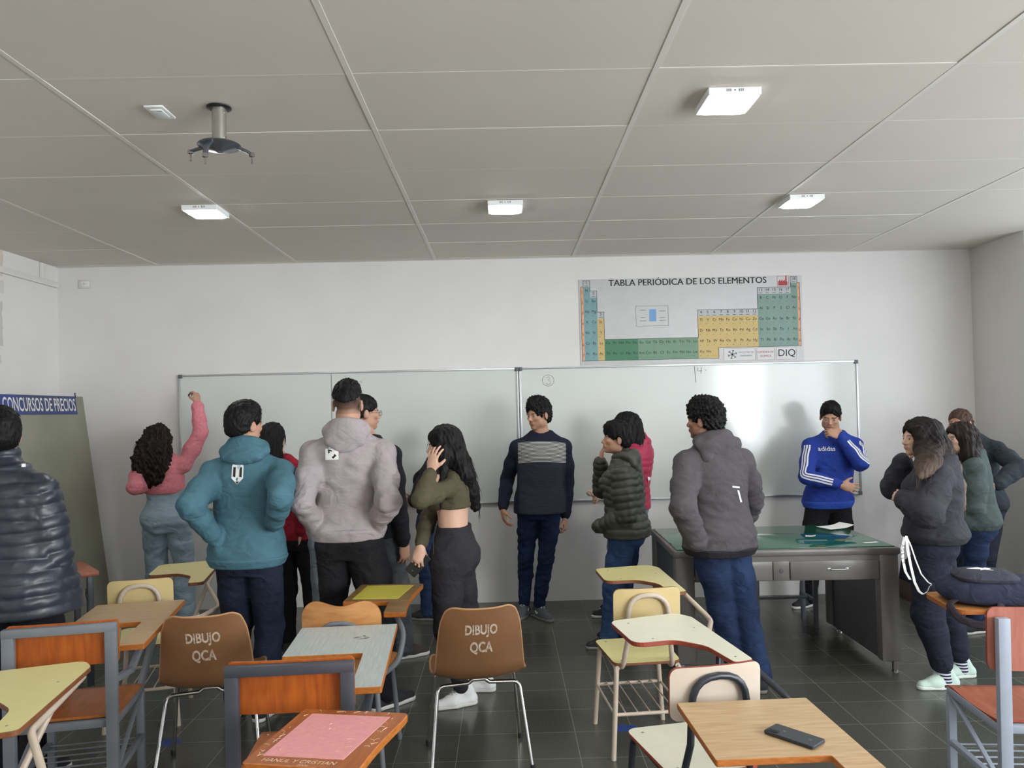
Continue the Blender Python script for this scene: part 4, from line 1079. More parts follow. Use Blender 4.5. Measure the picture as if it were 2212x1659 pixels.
def head(v, c, A, s, female=False):
    """A rows: right, forward, up"""
    A = np.array(A); P = lambda x, y, z: c+(A[0]*x+A[1]*y+A[2]*z)*s
    E = lambda p, r, k=.012, tg=0, op='u': v.ell(P(*p), np.array(r)*s, A, k=k, tg=tg, op=op)
    jw = .9 if female else 1
    E((0, -.012, .034), (.072, .092, .080))
    E((0, .020, -.022), (.060*(.97 if female else 1), .070, .086), k=.02)
    E((0, .034, -.070), (.043*jw, .046, .036), k=.025)
    E((0, .070, -.097), (.019*jw, .018, .015), k=.02)
    for sx in (-1, 1):
        E((sx*.052*jw, .008, -.066), (.014, .035, .026), k=.025)
        E((sx*.040, .060, -.022), (.022, .022, .017), k=.02)
    v.cap(P(-.036, .078, .014), P(.036, .078, .014), .012*s*(.8 if female else 1), k=.015)
    for sx in (-1, 1): E((sx*.032, .100, -.004), (.016, .014, .008), k=.010, op='s')
    for sx in (-1, 1): E((sx*.032, .0775, -.004), (.0120, .0108, .0058), k=.003, tg=2)
    v.cap(P(0, .084, .006), P(0, .106, -.030), .0075*s, .0115*s, k=.010)
    for sx in (-1, 1): E((sx*.0125, .096, -.036), (.0085, .010, .007), k=.006)
    E((0, .084, -.060), (.026, .014, .014), k=.012)
    E((0, .092, -.0565), (.021, .008, .0045), k=.004, tg=1); E((0, .0905, -.0655), (.019, .009, .006), k=.004, tg=1)
    for sx in (-1, 1):
        ea = np.array([A[0]*.94+A[1]*(-sx*.34), A[1]*.94*1+A[0]*(sx*.34), A[2]])
        v.ell(P(sx*.0785, -.012, -.010), np.array((.0095, .021, .034))*s, ea, k=.006); v.ell(P(sx*.090, -.004, -.006), np.array((.006, .010, .018))*s, ea, k=.004, op='s')
    return P

def paint(P, tg, c, A, s, skin, hcol, beard=0, fade=0, brow=1):
    A = np.array(A); L = ((P-c)@A.T)/s; n = len(P); sk = np.array(skin[:3]); col = np.tile(sk, (n, 1))
    x, y, z = np.abs(L[:, 0]), L[:, 1], L[:, 2]
    hd = (z > -.125) & (z < .14) & (x < .1) & (np.abs(y) < .13)
    def mix(mask, c2, a): col[mask] = col[mask]*(1-a)+np.array(c2)*a
    mix(hd & (y > .03) & (z < .0) & (z > -.05) & (x > .02), (sk*np.array((1.04, .9, .88))), .25)
    mix(hd & (tg == 1), sk*np.array((.78, .48, .46)), .85)
    ey = hd & (tg == 2); mix(ey, (.42, .40, .38), 1); mix(ey & ((x-.031)**2+(z+.004)**2 < (.0058**2)), (.02, .013, .01), 1)
    mix(hd & (y > .05) & (x > .012) & (x < .052) & (np.abs(z-(.0165+.10*np.minimum(x-.012, .022)-.25*np.maximum(x-.036, 0))) < .0042), np.array(hcol)*1.2, .85*brow)
    if beard: mix(hd & (y > .0) & (z < -.035) & (tg != 1) & ~((z > -.05) & (x > .03)), sk*.35, beard)
    if fade:
        w = np.clip((z+.065)/.07, 0, 1)**.6; m_ = hd & (y < .045) & (z > -.055) & (x < .0795)
        col[m_] = col[m_]*(1-(fade*w[m_])[:, None])+np.array(hcol)*1.5*(fade*w[m_])[:, None]
    return col

TOR_M = [(.455, .120, .090, 0), (.50, .168, .118, -.006), (.54, .168, .122, -.010), (.60, .146, .100, 0), (.66, .150, .104, .004), (.72, .168, .114, .006), (.765, .168, .110, .002), (.795, .128, .085, -.006), (.822, .085, .064, -.012), (.85, .058, .056, -.012)]
TOR_F = [(.455, .120, .095, 0), (.50, .172, .124, -.010), (.54, .166, .124, -.014), (.61, .122, .088, 0), (.66, .130, .092, .004), (.72, .145, .100, .006), (.765, .144, .095, .000), (.795, .108, .074, -.006), (.822, .074, .058, -.012), (.85, .050, .050, -.012)]

class Person: pass
def person(label, Y, H, pel, neck, headpx, phi, hphi, female=False, tilt=0, roll=0, hip_phi=None, feet=None, arms=None, skin='tan', hair=None, hcol='black', beard=0, fade=0, bulk=1.0, depth=1.0, hf=0.0, dYn=0.0, hands=None, hipw=1.0, foot_up=(0, 0), knee=None, sw=None, headY=0, brow=1, hs=1.0, lipsel=None):
    p = Person(); S = H/1.75; p.S, p.H, p.Y, p.female, p.label = S, H, Y, female, label
    ph = rad(phi); hp = rad(hip_phi if hip_phi is not None else phi)
    fw = np.array((math.sin(ph), math.cos(ph), 0)); rt = np.array((math.cos(ph), -math.sin(ph), 0))
    hfw = np.array((math.sin(hp), math.cos(hp), 0)); hrt = np.array((math.cos(hp), -math.sin(hp), 0))
    pz, nz = .53*H, .845*H
    pv = np.array((xof(pel, pz, Y), Y, pz)); nk = np.array((xof(neck, nz, Y+dYn), Y+dYn, nz))
    p.fw, p.rt, p.hfw, p.hrt, p.pv, p.nk, p.ph, p.hp = fw, rt, hfw, hrt, pv, nk, ph, hp
    sw = (.165 if female else .188)*S*bulk**.5 if sw is None else sw*S
    def axis(z): t = (z-pz)/(nz-pz); return pv+(nk-pv)*t
    p.axis = axis
    p.sh = {s: axis(.772*H)+rt*sw*(1 if s == 'R' else -1)+fw*-.012 for s in 'LR'}
    hw = (.088 if female else .086)*S*hipw
    p.hip = {s: np.array((*(axis(.50*H))[:2], .505*H))+hrt*hw*(1 if s == 'R' else -1) for s in 'LR'}
    # legs
    p.ank, p.kn, p.fdir = {}, {}, {}
    for i, s in enumerate('LR'):
        if feet: fx, fy, fh = feet[s]
        else: fx, fy, fh = p.hip[s][0], p.hip[s][1], phi+(8 if s == 'R' else -8)
        a = np.array((fx, fy, .082*S+foot_up[i])); p.ank[s] = a; p.fdir[s] = np.array((math.sin(rad(fh)), math.cos(rad(fh)), 0))
        bend = p.fdir[s]*.7+hfw*.5 if not knee else np.array(knee)
        p.kn[s] = ik(p.hip[s], a, .235*H, .232*H, bend)
    # arms
    p.el, p.wr = {}, {}
    la, lf = .178*H, .150*H
    p.hd = {}
    for s in 'LR':
        sg = 1 if s == 'R' else -1; sp = (arms or {}).get(s)
        if sp is None: sp = ('hang',)
        if sp[0] == 'hang':
            e = p.sh[s]+unit(rt*sg*.16-fw*.05+np.array((0, 0, -1)))*la; w = e+unit(rt*sg*.02+fw*.18+np.array((0, 0, -1)))*lf
        elif sp[0] == 'w':                           # offsets in body axes (right, forward, up) from the shoulder
            o = lambda q: rt*q[0]+fw*q[1]+np.array((0, 0, q[2]))
            e = p.sh[s]+unit(o(sp[1]))*la; w = e+unit(o(sp[2]))*lf
        else:
            e = spot(sp[0], p.sh[s], la, Y); w = spot(sp[1], e, lf, Y)
        p.el[s], p.wr[s] = e, w
    # head
    hz = H-.122*S*hs; s_ = (.98 if not female else .94)*(S**.5)*hs; p.hs = s_
    hx, hy = headpx; hc = V3(at(hx, hy, Y+dYn+headY)); hpz = rad(hphi)
    f0 = np.array((math.sin(hpz), math.cos(hpz), 0)); r0 = np.array((math.cos(hpz), -math.sin(hpz), 0)); u0 = np.array((0, 0, 1.))
    t_ = rad(tilt); f1 = f0*math.cos(t_)-u0*math.sin(t_); u1 = u0*math.cos(t_)+f0*math.sin(t_)
    q = rad(roll); r1 = r0*math.cos(q)+u1*math.sin(q); u1 = u1*math.cos(q)-r0*math.sin(q)
    p.A = [r1, f1, u1]; p.hc = hc
    p.base = np.array((pv[0], pv[1], 0.))
    # body
    v = Vol(.0058); T = TOR_F if female else TOR_M
    zs = np.array([t[0] for t in T])*H; ax = np.array([axis(z) for z in zs])
    al = np.clip((zs-.55*H)/(.2*H), 0, 1); p.angs = hp+(ph-hp)*al; ang = p.angs
    fo = np.array([t[3] for t in T])*S
    p.T = T; bk = bulk*.93
    v.loft(zs, ax[:, 0]+np.sin(ang)*fo, ax[:, 1]+np.cos(ang)*fo, np.array([t[1] for t in T])*S*bk, np.array([t[2] for t in T])*S*bk*depth, ang, k=.02)
    if female:
        for sx in (-1, 1): v.ell(axis(.725*H)+rt*sx*.068*S+fw*.085*S*depth, np.array((.058, .05, .058))*S, k=.03)
    nb = axis(.82*H)+fw*-.012; v.cap(nb, hc-np.array(p.A[2])*.06*s_-np.array(p.A[1])*.016*s_, (.050 if female else .058)*S, (.045 if female else .053)*S, k=.025)
    for s in 'LR':
        v.cap(axis(.83*H)-fw*.012, p.sh[s]+np.array((0, 0, .006)), .034*S, .042*S, k=.04)
        v.chain([p.sh[s], p.sh[s]*.5+p.el[s]*.5, p.el[s]], np.array((.048, .042, .034))*S, k=.02)
        v.chain([p.el[s], p.el[s]*.65+p.wr[s]*.35, p.wr[s]], np.array((.034, .034, .025))*S, k=.015)
        v.chain([p.hip[s], p.hip[s]*.5+p.kn[s]*.5, p.kn[s]], np.array((.074, .062, .042))*S, k=.025)
        cm_ = p.kn[s]*.68+p.ank[s]*.32-p.fdir[s]*.012
        v.chain([p.kn[s], cm_, p.ank[s]], np.array((.042, .040, .030))*S, k=.02)
        ft = p.ank[s]+np.array((0, 0, -.045*S)); v.cap(ft-p.fdir[s]*.03*S, ft+p.fdir[s]*.11*S, .026*S, .022*S, k=.02)
        hd = (hands or {}).get(s, {}); hd = dict(hd)
        d = hd.pop('d', None); d = unit(p.wr[s]-p.el[s]) if d is None else unit(np.array(d, float))
        n = hd.pop('n', None); sg = 1 if s == 'R' else -1
        n = (-rt*sg+fw*.25) if n is None else np.array(n, float)
        if abs(unit(n)@d) > .97: n = n+np.array((.3, .2, .5))
        tips = hand(v, p.wr[s]+d*.004, d, n, s == 'R', sc=S*(.93 if female else 1), **hd); p.hd[s] = (p.wr[s], d, unit(n-d*(n@d)), tips)
    head(v, hc, p.A, s_, female)
    P, Fq, tg = v.mesh()
    col = paint(P, tg, hc, p.A, s_, SKIN[skin], HCOL[hcol], beard, fade, brow)
    p.obj = soft_obj('person', P, Fq, skin_mat, None, p.base, col); p.obj.location = p.base
    tag(p.obj, label, 'person', 'people in front of the whiteboards')
    p.hcol = hcol
    return p

def part(p, name, v, m, amp=0, freq=(5, 5, 12), seed=1, quilt=None, parent=None, zfold=None, col=None, keep=False, warp=1.6):
    P, Fq, tg = v.mesh() if isinstance(v, Vol) else v
    if amp or quilt:
        N = normals(P, Fq); d = 0
        if amp:
            a = amp*np.ones(len(P))
            env = np.ones(len(P))*.45
            for s in 'LR':
                for c, r in ((p.el[s], .10), (p.kn[s], .16), (p.wr[s], .09), (p.ank[s], .16), (p.hip[s], .12), (p.sh[s]+np.array((0, 0, -.07)), .09)): env = np.maximum(env, np.exp(-((P-c)**2).sum(1)/r**2))
            lo_ = waves(P, seed+2, (2.2, 2.2, 2.6), 6, 1.0)
            w1 = waves(P, seed, np.array(freq)*.8, 9, 2.4); sharp = np.sign(w1)*np.abs(w1)**.8
            msk = np.clip(.5+.7*waves(P, seed+8, (1.6, 1.6, 2.2), 5, 1.2), 0, 1.2)
            d = a*(env*sharp*msk*.75+.35*lo_)+amp*.12*waves(P, seed+5, (12, 12, 16))
        if quilt:
            L, qa = quilt; sc = P[:, 2].copy()
            sc = sc+.007*waves(P, seed+3, (1.6, 1.6, .8))
            for s in 'LR':
                for a_, b_, t0 in ((p.sh[s], p.el[s], 2+(s == 'R')*2), (p.el[s], p.wr[s], 3+(s == 'R')*2)):
                    m_ = tg == t0; u = unit(b_-a_); o = 0 if t0 in (2, 4) else np.linalg.norm(p.el[s]-p.sh[s])
                    sc[m_] = ((P[m_]-a_)@u)+o
            d = d+qa*(np.abs(np.sin(PI*sc/L))**.55-.65)+qa*.10*waves(P, seed+9, (9, 9, 4))
        zlo = P[:, 2].min() if len(P) else 0
        d = np.asarray(d)*np.clip((P[:, 2]-zlo-.012)/.05, .0, 1)
        P = P+N*d[:, None]
    o = soft_obj(name, P, Fq, m, parent or p.obj, p.base, col(P, tg) if col else None)
    if keep: p.surf = BVHTree.FromPolygons([tuple(q) for q in P], [tuple(int(i) for i in f) for f in Fq])
    return o

def top(p, name, m, ease=.018, hem=.50, sl=(.066, .058, .046), amp=.006, rib=True, bulk=1.0, depth=1.0, quilt=None, seed=1, collar=.0, hemw=None, neckz=.845, tight=0, h=.0075, belly=0, cut=None, cuff=True, crop=0, col=None, freq=(4, 4, 9), flare=0, wr_cut=.012, sl_len=1.0):
    S, H = p.S, p.H; v = Vol(h)
    T = [t for t in p.T if t[0] > hem+.03 and t[0] < neckz-.005]
    def at_h(z):
        a = [t[0] for t in p.T]; return [np.interp(z, a, [t[i] for t in p.T]) for i in (1, 2, 3)]
    zs, RX, RY, FO = [], [], [], []
    hw = at_h(hem); body = [(hem, *hw)]
    if rib: body += [(hem+.028, *at_h(hem+.028))]
    body += [(t[0], t[1], t[2], t[3]) for t in T]+[(neckz, *at_h(neckz))]
    wide = max(b_[1] for b_ in body)
    for i, (z, rx, ry, fo) in enumerate(body):
        e = ease
        tt = (z-hem)/(neckz-hem)
        rx2 = rx+(wide*.97-rx)*(1-tight)*(1 if tt < .72 else max(0, 1-(tt-.72)/.14))*.75
        ry2 = ry+(.112-ry)*(1-tight)*(1 if tt < .72 else 0)*.6
        if z < .57: rx2, ry2 = max(rx2, .182), max(ry2, .128)
        if rib and i == 0: rx2, ry2, e = rx2*.98, ry2*.98, e*.6
        if rib and i == 1: e = ease*1.25
        fl = 1+flare*(1-tt)
        zs.append(z*H); RX.append((rx2*S*bulk*.99*fl+e)); RY.append((ry2*S*depth*bulk**.8*fl+e+belly*math.exp(-((tt-.3)/.3)**2))); FO.append(fo*S)
    zs = np.array(zs); ax = np.array([p.axis(z) for z in zs]); al = np.clip((zs-.55*H)/(.2*H), 0, 1); ang = p.hp+(p.ph-p.hp)*al
    p.secs = (zs, ax[:, 0]+np.sin(ang)*np.array(FO), ax[:, 1]+np.cos(ang)*np.array(FO), np.array(RX), np.array(RY), ang)
    v.loft(*p.secs, k=.025, tg=1, p=2.3, rnd=.012)
    if p.female:
        for sx in (-1, 1): v.ell(p.axis(.725*H)+p.rt*sx*.066*S+p.fw*(.085*S*depth+ease*.7), np.array((.066, .055, .066))*S, k=.045, tg=1)
    for s in 'LR':
        t0 = 2 if s == 'L' else 4; sh, e, w = p.sh[s], p.el[s], p.wr[s]; w = e+(w-e)*sl_len; r = np.array(sl)*S
        v.cap(p.axis(.828*H)-p.fw*.012, sh+np.array((0, 0, .004)), .034*S+ease*.6, r[0]*.80, k=.04, tg=1)
        v.chain([sh, sh*.5+e*.5, e], (r[0]*.86, r[0]*.55+r[1]*.45, r[1]), k=.035, tg=t0)
        u = unit(w-e)
        v.chain([e, e*.6+w*.4, e*.14+w*.86], (r[1], r[1]*.72+r[2]*.28, r[2]), k=.018, tg=t0+1)
        cr = r[2]*.86 if cuff else r[2]*1.02
        v.chain([e*.14+w*.86, w-u*wr_cut], (r[2], cr), k=.012, tg=t0+1)
    if collar:
        nb = p.axis(.825*H); v.cap(nb+p.fw*.0, nb+np.array((0, 0, .028*H))*collar, .074*S, .066*S, k=.025, tg=1)
    nbb = p.axis(.85*H)-p.fw*.004; v.cap(nbb+p.fw*.02, nbb+np.array((0, 0, .09)), .055*S, .060*S, k=.012, op='s') if not collar else None
    if cut: cut(v)
    o = part(p, name, v, m, amp, freq, seed, quilt, keep=True, col=col)
    p.top_surf = p.surf
    return o

def hem_band(p, m, top_obj, height=.055, grow=.004, drop=.004):
    """ribbed band round the bottom of a top"""
    zs, cx, cy, rx, ry, an = p.secs; z = np.linspace(zs[0]-drop, zs[0]+height, 6); I = lambda q: np.interp(z, zs, q)
    v = Vol(.007); v.loft(z, I(cx), I(cy), I(rx)+grow, I(ry)+grow, I(an), p=2.3, rnd=.012)
    return part(p, 'hem_band', v, m, parent=top_obj)

def pants(p, name, m, waist=.60, radii=(.098, .080, .070, .058), ease=.012, amp=.006, seed=2, hemz=None, h=.0075, bulk=1.0, depth=1.0, freq=(5, 5, 9), parent=None, col=None, hipx=1.0):
    S, H = p.S, p.H; v = Vol(h)
    zz = [t for t in p.T if t[0] < waist-.01]; a = [t[0] for t in p.T]
    rows = [(t[0], t[1], t[2], t[3]) for t in zz]+[(waist, *[np.interp(waist, a, [t[i] for t in p.T]) for i in (1, 2, 3)])]
    zs = np.array([r[0] for r in rows])*H; ax = np.array([p.axis(z) for z in zs]); fo = np.array([r[3] for r in rows])*S
    v.loft(zs, ax[:, 0]+math.sin(p.hp)*fo, ax[:, 1]+math.cos(p.hp)*fo, np.array([r[1] for r in rows])*S*bulk*hipx+ease, np.array([r[2] for r in rows])*S*bulk*depth+ease, p.hp, k=.02, rnd=.008)
    for s in 'LR':
        r = np.array(radii)*S; hp_, kn, an = p.hip[s], p.kn[s], p.ank[s]
        if hemz is not None: an = kn+(an-kn)*hemz
        v.ell(hp_-p.hfw*.045*S+np.array((0, 0, .015)), np.array((.086, .075, .095))*S*hipx, k=.04)     # seat
        v.chain([hp_, hp_*.5+kn*.5, kn], (r[0], (r[0]+r[1])/2, r[1]), k=.022, tg=1)
        v.chain([kn, kn*.6+an*.4-p.fdir[s]*.006, an], (r[1], r[2], r[3]), k=.018, tg=1)
    for s in 'LR':
        an = p.ank[s] if hemz is None else p.kn[s]+(p.ank[s]-p.kn[s])*hemz
        u = unit(an-p.kn[s])
    o = part(p, name, v, m, amp, freq, seed, parent=parent, col=col)
    return o

def shoes(p, m_up, m_sole, m_lace=None, hi=False, size=1.0, names='shoe', lift={}, stripe=None):
    for s in 'LR':
        S = p.S*size; a = p.ank[s]; f = p.fdir[s]; r_ = np.array((f[1], -f[0], 0)); z0 = a[2]-.082*p.S; lf = lift.get(s, 0)
        def Q(x, y, z, c=0):
            yy = y; zz = z
            if lf: ca, sa = math.cos(lf), math.sin(lf); y2 = (yy-.10)*ca-zz*-sa*-1; zz2 = (yy-.10)*-sa+zz*ca; yy, zz = y2+.10, zz2
            return np.array((a[0], a[1], max(z0, 0)))+r_*x*S+f*yy*S+np.array((0, 0, zz*S))
        v = Vol(.004)
        v.cap(Q(0, -.055, .030), Q(0, .06, .026), .036*S, .040*S, k=.01, flat=((0, 0, 1), 1.0)); v.cap(Q(0, .06, .026), Q(.006, .150, .022), .041*S, .032*S, k=.02)
        v.cap(Q(0, -.055, .040), Q(0, -.020, .098 if not hi else .13), .034*S, .036*S, k=.02); v.cap(Q(0, -.01, .085), Q(0, .085, .045), .034*S, .030*S, k=.025)
        v.cut(Q(0, 0, .018), (0, 0, -1)) if not lf else None
        sh = part(p, 'shoe', v, m_up, .0008, (20, 20, 20), 4)
        v = Vol(.004)
        for aa, bb, r1, r2 in ((( 0, -.058), (0, .05), .037, .041), ((0, .05), (.006, .152), .043, .034)):
            v.cap(Q(*aa, .013), Q(*bb, .013), r1*S, r2*S, k=.012)
        if lf:
            up = np.cross(r_, Q(0, .1, 0)-Q(0, 0, 0)); up = unit(up); v.cut(Q(0, 0, .026), up); v.cut(Q(0, 0, .0), -up)
        else: v.cut(Q(0, 0, .026), (0, 0, 1)); v.cut(Q(0, 0, .0), (0, 0, -1))
        part(p, 'sole', v, m_sole, parent=sh)
        if m_lace:
            b = MB()
            for i in range(4):
                y = .012+.022*i; z = .116-.0165*i+(.010 if hi else 0); w = .019
                for sg in (-1, 1): b.tube([Q(-w*sg, y, z-.002), Q(0, y+.01, z+.003), Q(w*sg, y+.02, z-.012)], .0032*S, 5)
            b.v = [tuple(np.array(q)-p.base) for q in b.v]; b.build('laces', m_lace, sh)
        if stripe:
            b = MB()
            for sg in (-1, 1):
                pts = [Q(sg*.036, .05, .03), Q(sg*.039, .03, .055), Q(sg*.037, .02, .035), Q(sg*.037, .0, .06)]; b.tube(pts, .004*S, 5)
            b.v = [tuple(np.array(q)-p.base) for q in b.v]; b.build('side_mark', stripe, sh)

def hair_cap(v, p, th=.012, nape=-.055, face=1.0, top_extra=.0, fringe=None, side_z=-.025, k=.01, ears=True):
    """hair over the skull, open at the face"""
    A, s, c = np.array(p.A), p.hs, p.hc; P = lambda x, y, z: c+(A[0]*x+A[1]*y+A[2]*z)*s
    v.ell(P(0, -.014, .036), np.array((.073+th*.75, .093+th, .081+th+top_extra))*s, A, k=k)
    v.ell(P(0, -.045, -.02), np.array((.062+th*.7, .058+th*.7, .07))*s, A, k=.03)
    if top_extra: v.ell(P(0, .03, .085+top_extra*.4), np.array((.062, .062, .04+top_extra))*s, A, k=.03)
    v.ell(P(0, .125, -.040), np.array((.078*face, .085, .102*face))*s, A, k=.012, op='s')
    for sx in (-1, 1) if ears else (): v.ell(P(sx*.082, .0, -.020), np.array((.022, .030, .036))*s, A, k=.008, op='s')
    # lower edge: from the temples down to the nape
    n = unit(A[2]*-1+A[1]*.55); v.cut(P(0, -.09, nape), n, k=.012)
    return P
def add_strands(p, o_name, paths, m, parent, r=.0016):
    b = MB()
    for pts in paths: b.tube(pts, [r*(1-.6*i/(len(pts)-1)) for i in range(len(pts))], 4, cap=False)
    b.v = [tuple(np.array(q)-p.base) for q in b.v]; return b.build(o_name, m, parent)
def hair(p, kind='short', m=None, seed=3, amp=.0022, freq=(26, 26, 14), chains=(), strands=None, col=None, tip=0, **k):
    v = Vol(.0055 if kind != 'long' else .006)
    if kind == 'long': k.setdefault('ears', False)
    Pf = hair_cap(v, p, **k)
    A, s = np.array(p.A), p.hs
    for ch in chains:
        pts = [V3(at(q[0], q[1], p.Y+q[2])) if abs(q[0]) > 10 else Pf(*q[:3]) for q in ch]
        rs = [q[-2] for q in ch]; fl = [q[-1] for q in ch]
        for i in range(len(pts)-1):
            d = unit(pts[i+1]-pts[i]); n = unit(p.fw-d*(p.fw@d)) if abs(p.fw@d) < .9 else p.rt
            f_ = fl[i]
            if f_ < 0: n = unit(p.rt-d*(p.rt@d)); f_ = -f_
            v.cap(pts[i], pts[i+1], rs[i], rs[i+1], k=.025 if kind != 'long' else .038, flat=(n, f_))
    return part(p, 'hair', v, m or HAIR[p.hcol], 0, seed=seed, col=col) if amp == 0 else hair_noise(p, v, m or HAIR[p.hcol], amp, freq, seed, col, strands)
def hair_noise(p, v, m, amp, freq, seed, col, strands=None):
    P, Fq, tg = v.mesh(); N = normals(P, Fq)
    P = P+N*(amp*(waves(P, seed, freq, 8, 2.2)+.6*waves(P, seed+1, np.array(freq)*2.1, 6, 1.5)))[:, None]
    o = soft_obj('hair', P, Fq, m, p.obj, p.base, col(P, tg) if col else None)
    rng = np.random.RandomState(seed)
    n = strands if strands is not None else 420          # loose strands over the surface
    if n:
        sel = rng.choice(len(P), n); b = MB(); stv = p.long if hasattr(p, 'long') else 0
        for i in sel:
            a = P[i]; nn = N[i]; dn = np.array((0, 0, -1.)) if stv else unit(a-(p.hc+np.array(p.A[2])*.12*p.hs-np.array(p.A[1])*.05*p.hs))+np.array((0, 0, -.5)); t_ = unit(dn-nn*(dn@nn))
            L = rng.uniform(.02, .04)*(2.4 if stv else .8); sd = unit(np.cross(nn, t_))*rng.uniform(-.25, .25)
            if nn[2] < -.3 or (stv and a[2] > p.hc[2]+.05): continue
            pts = [a-nn*.001, a+(t_+sd)*L*.5+nn*.0015, a+(t_+sd*1.2)*L-nn*.0005]
            b.tube(pts, [.0012, .0011, .0005], 4, cap=False)
        b.v = [tuple(np.array(q)-p.base) for q in b.v]
        st_ = b.build('strands', m, o)
        if col is not None:
            vv = np.array(b.v)+p.base; cc = col(vv, None); ca = st_.data.color_attributes.new('Col', 'FLOAT_COLOR', 'POINT')
            ca.data.foreach_set('color', np.concatenate([cc, np.ones((len(cc), 1))], 1).astype(np.float32).ravel())
    return o

def hood(p, m, drop=.10, w=.112, ring=.030, name='hood', seed=6, up=.06, amp=.003):
    """hood lying on the back: a roll round the neck and a wide pouch running down to a point"""
    S = p.S; v = Vol(.006); nb = p.axis(.832*p.H); f, r = p.fw, p.rt; z = np.array((0, 0, 1.))
    A_ = np.linspace(-140, 140, 15); ringp = []
    for a in A_:
        ca, sa = math.cos(rad(a)), math.sin(rad(a)); ringp.append(nb+(-f*(ca*.078+.004)+r*sa*.086)*S+z*(up*(.55+.45*ca))*S)
    v.chain(ringp, [ring*(.55+.45*math.cos(rad(a)/2))*S for a in A_], k=.02)
    q = lambda x, y, h: nb+r*x*S-f*y*S+z*h*S
    for sx in (-1, 1):
        v.chain([q(sx*w*.70, .015, up*.45), q(sx*w*.92, .055, .018), q(sx*w*.72, .094, -drop*.45), q(sx*w*.30, .108, -drop*.88), q(0, .110, -drop)], np.array((.026, .024, .022, .020, .018))*S, k=.03)
    v.ell(q(0, .092, up*.15), np.array((w*.86, .040, up*.75+.012))*S, [r, f, z], k=.03)
    v.ell(q(0, .100, -drop*.36), np.array((w*.62, .026, drop*.50))*S, [r, f, z], k=.03)
    return part(p, name, v, m, amp, (6, 6, 8), seed)

def snap(p, origin, direction, off=.003):
    """point of the garment met from origin along direction, lifted a little off it"""
    hit = p.top_surf.ray_cast(Vector(origin), Vector(direction))
    if hit[0] is None: return None
    return np.array(hit[0])-unit(direction)*off
def decal(p, cpx, Y0, direction, vs, fs, off=.003, up=(0, 0, 1), rot=0):
    """flat shape (x right, y up, metres) laid on the garment around the spot seen at cpx"""
    d = unit(V3(ray(*cpx))) if direction is None else unit(np.array(direction, float)); c = V3(at(cpx[0], cpx[1], Y0)); u = np.array(up, float); u = unit(u-d*(u@d)); r = np.cross(d, u)
    cr, sr = math.cos(rot), math.sin(rot); out = []; last = None
    for x, y in vs:
        x, y = x*cr-y*sr, x*sr+y*cr
        q = c+r*x+u*y-d*.5; h_ = snap(p, q, d, off)
        if h_ is None: h_ = (last if last is not None else q+d*.45)
        last = h_; out.append(h_)
    return out, fs
# ------------------------------------------------------------------ cloth
FB = {}
FB['denim_light'] = fabric('light_blue_denim', 160, 178, 190, var=.3, vscale=9, vcol2=srgb(132, 154, 170))
FB['denim_pale'] = fabric('pale_denim', 118, 140, 156, var=.25, vscale=9)
FB['denim_dark'] = fabric('dark_denim', 42, 48, 66, var=.3, vscale=8, vcol2=srgb(30, 35, 50))
FB['denim_navy'] = fabric('navy_denim', 32, 46, 78, var=.45, vscale=5, vcol2=srgb(20, 26, 44))
FB['denim_blue'] = fabric('blue_denim', 58, 84, 124, var=.35, vscale=6, vcol2=srgb(42, 62, 96))
FB['denim_mid'] = fabric('mid_blue_denim', 48, 66, 100, var=.35, vscale=6, vcol2=srgb(34, 46, 74))
FB['black_trouser'] = fabric('black_trousers', 30, 30, 34, var=.2)
FB['charcoal_jean'] = fabric('charcoal_jeans', 52, 50, 54, var=.3, vscale=8)
FB['grey_trouser'] = fabric('grey_trousers', 88, 92, 96, var=.3, vscale=9)
FB['navy_jogger'] = fabric('navy_joggers', 46, 48, 62, var=.2)
FB['pink'] = fabric('pink_fuzzy_knit', 226, 138, 148, var=.2, vscale=60, bump=.7, bscale=220)
FB['teal'] = fabric('teal_fleece', 78, 116, 130, var=.12, vscale=12)
FB['grey'] = fabric('grey_fleece', 168, 158, 160, var=.12, vscale=14)
FB['grey_dark'] = fabric('grey_jacket_cloth', 88, 84, 87, var=.18, vscale=14)
FB['red'] = fabric('red_knit', 158, 38, 52, var=.2)
FB['crimson'] = mat('crimson_nylon', srgb(164, 34, 70), .5, var=.15, vscale=10, bump=.15, bscale=80)
FB['olive'] = fabric('olive_jersey', 84, 78, 60, var=.15)
FB['olive_puff'] = mat('olive_black_nylon', srgb(62, 62, 54), .5, var=.15, vscale=10, bump=.15, bscale=80)
FB['black_puff'] = mat('black_nylon', srgb(46, 50, 60), .38, var=.15, vscale=10, bump=.2, bscale=60)
FB['black'] = fabric('black_jersey', 36, 36, 40, var=.2)
FB['sweat_black'] = fabric('black_sweatshirt', 62, 62, 68, var=.15)
FB['green_grey'] = fabric('green_grey_knit', 76, 88, 86, var=.2)
FB['dark_green'] = fabric('dark_slate_jersey', 54, 60, 66, var=.2)
FB['blue'] = fabric('royal_blue_fleece', 44, 66, 152, var=.12, vscale=14)
WHT = mat('white_print', srgb(226, 226, 228), .7)
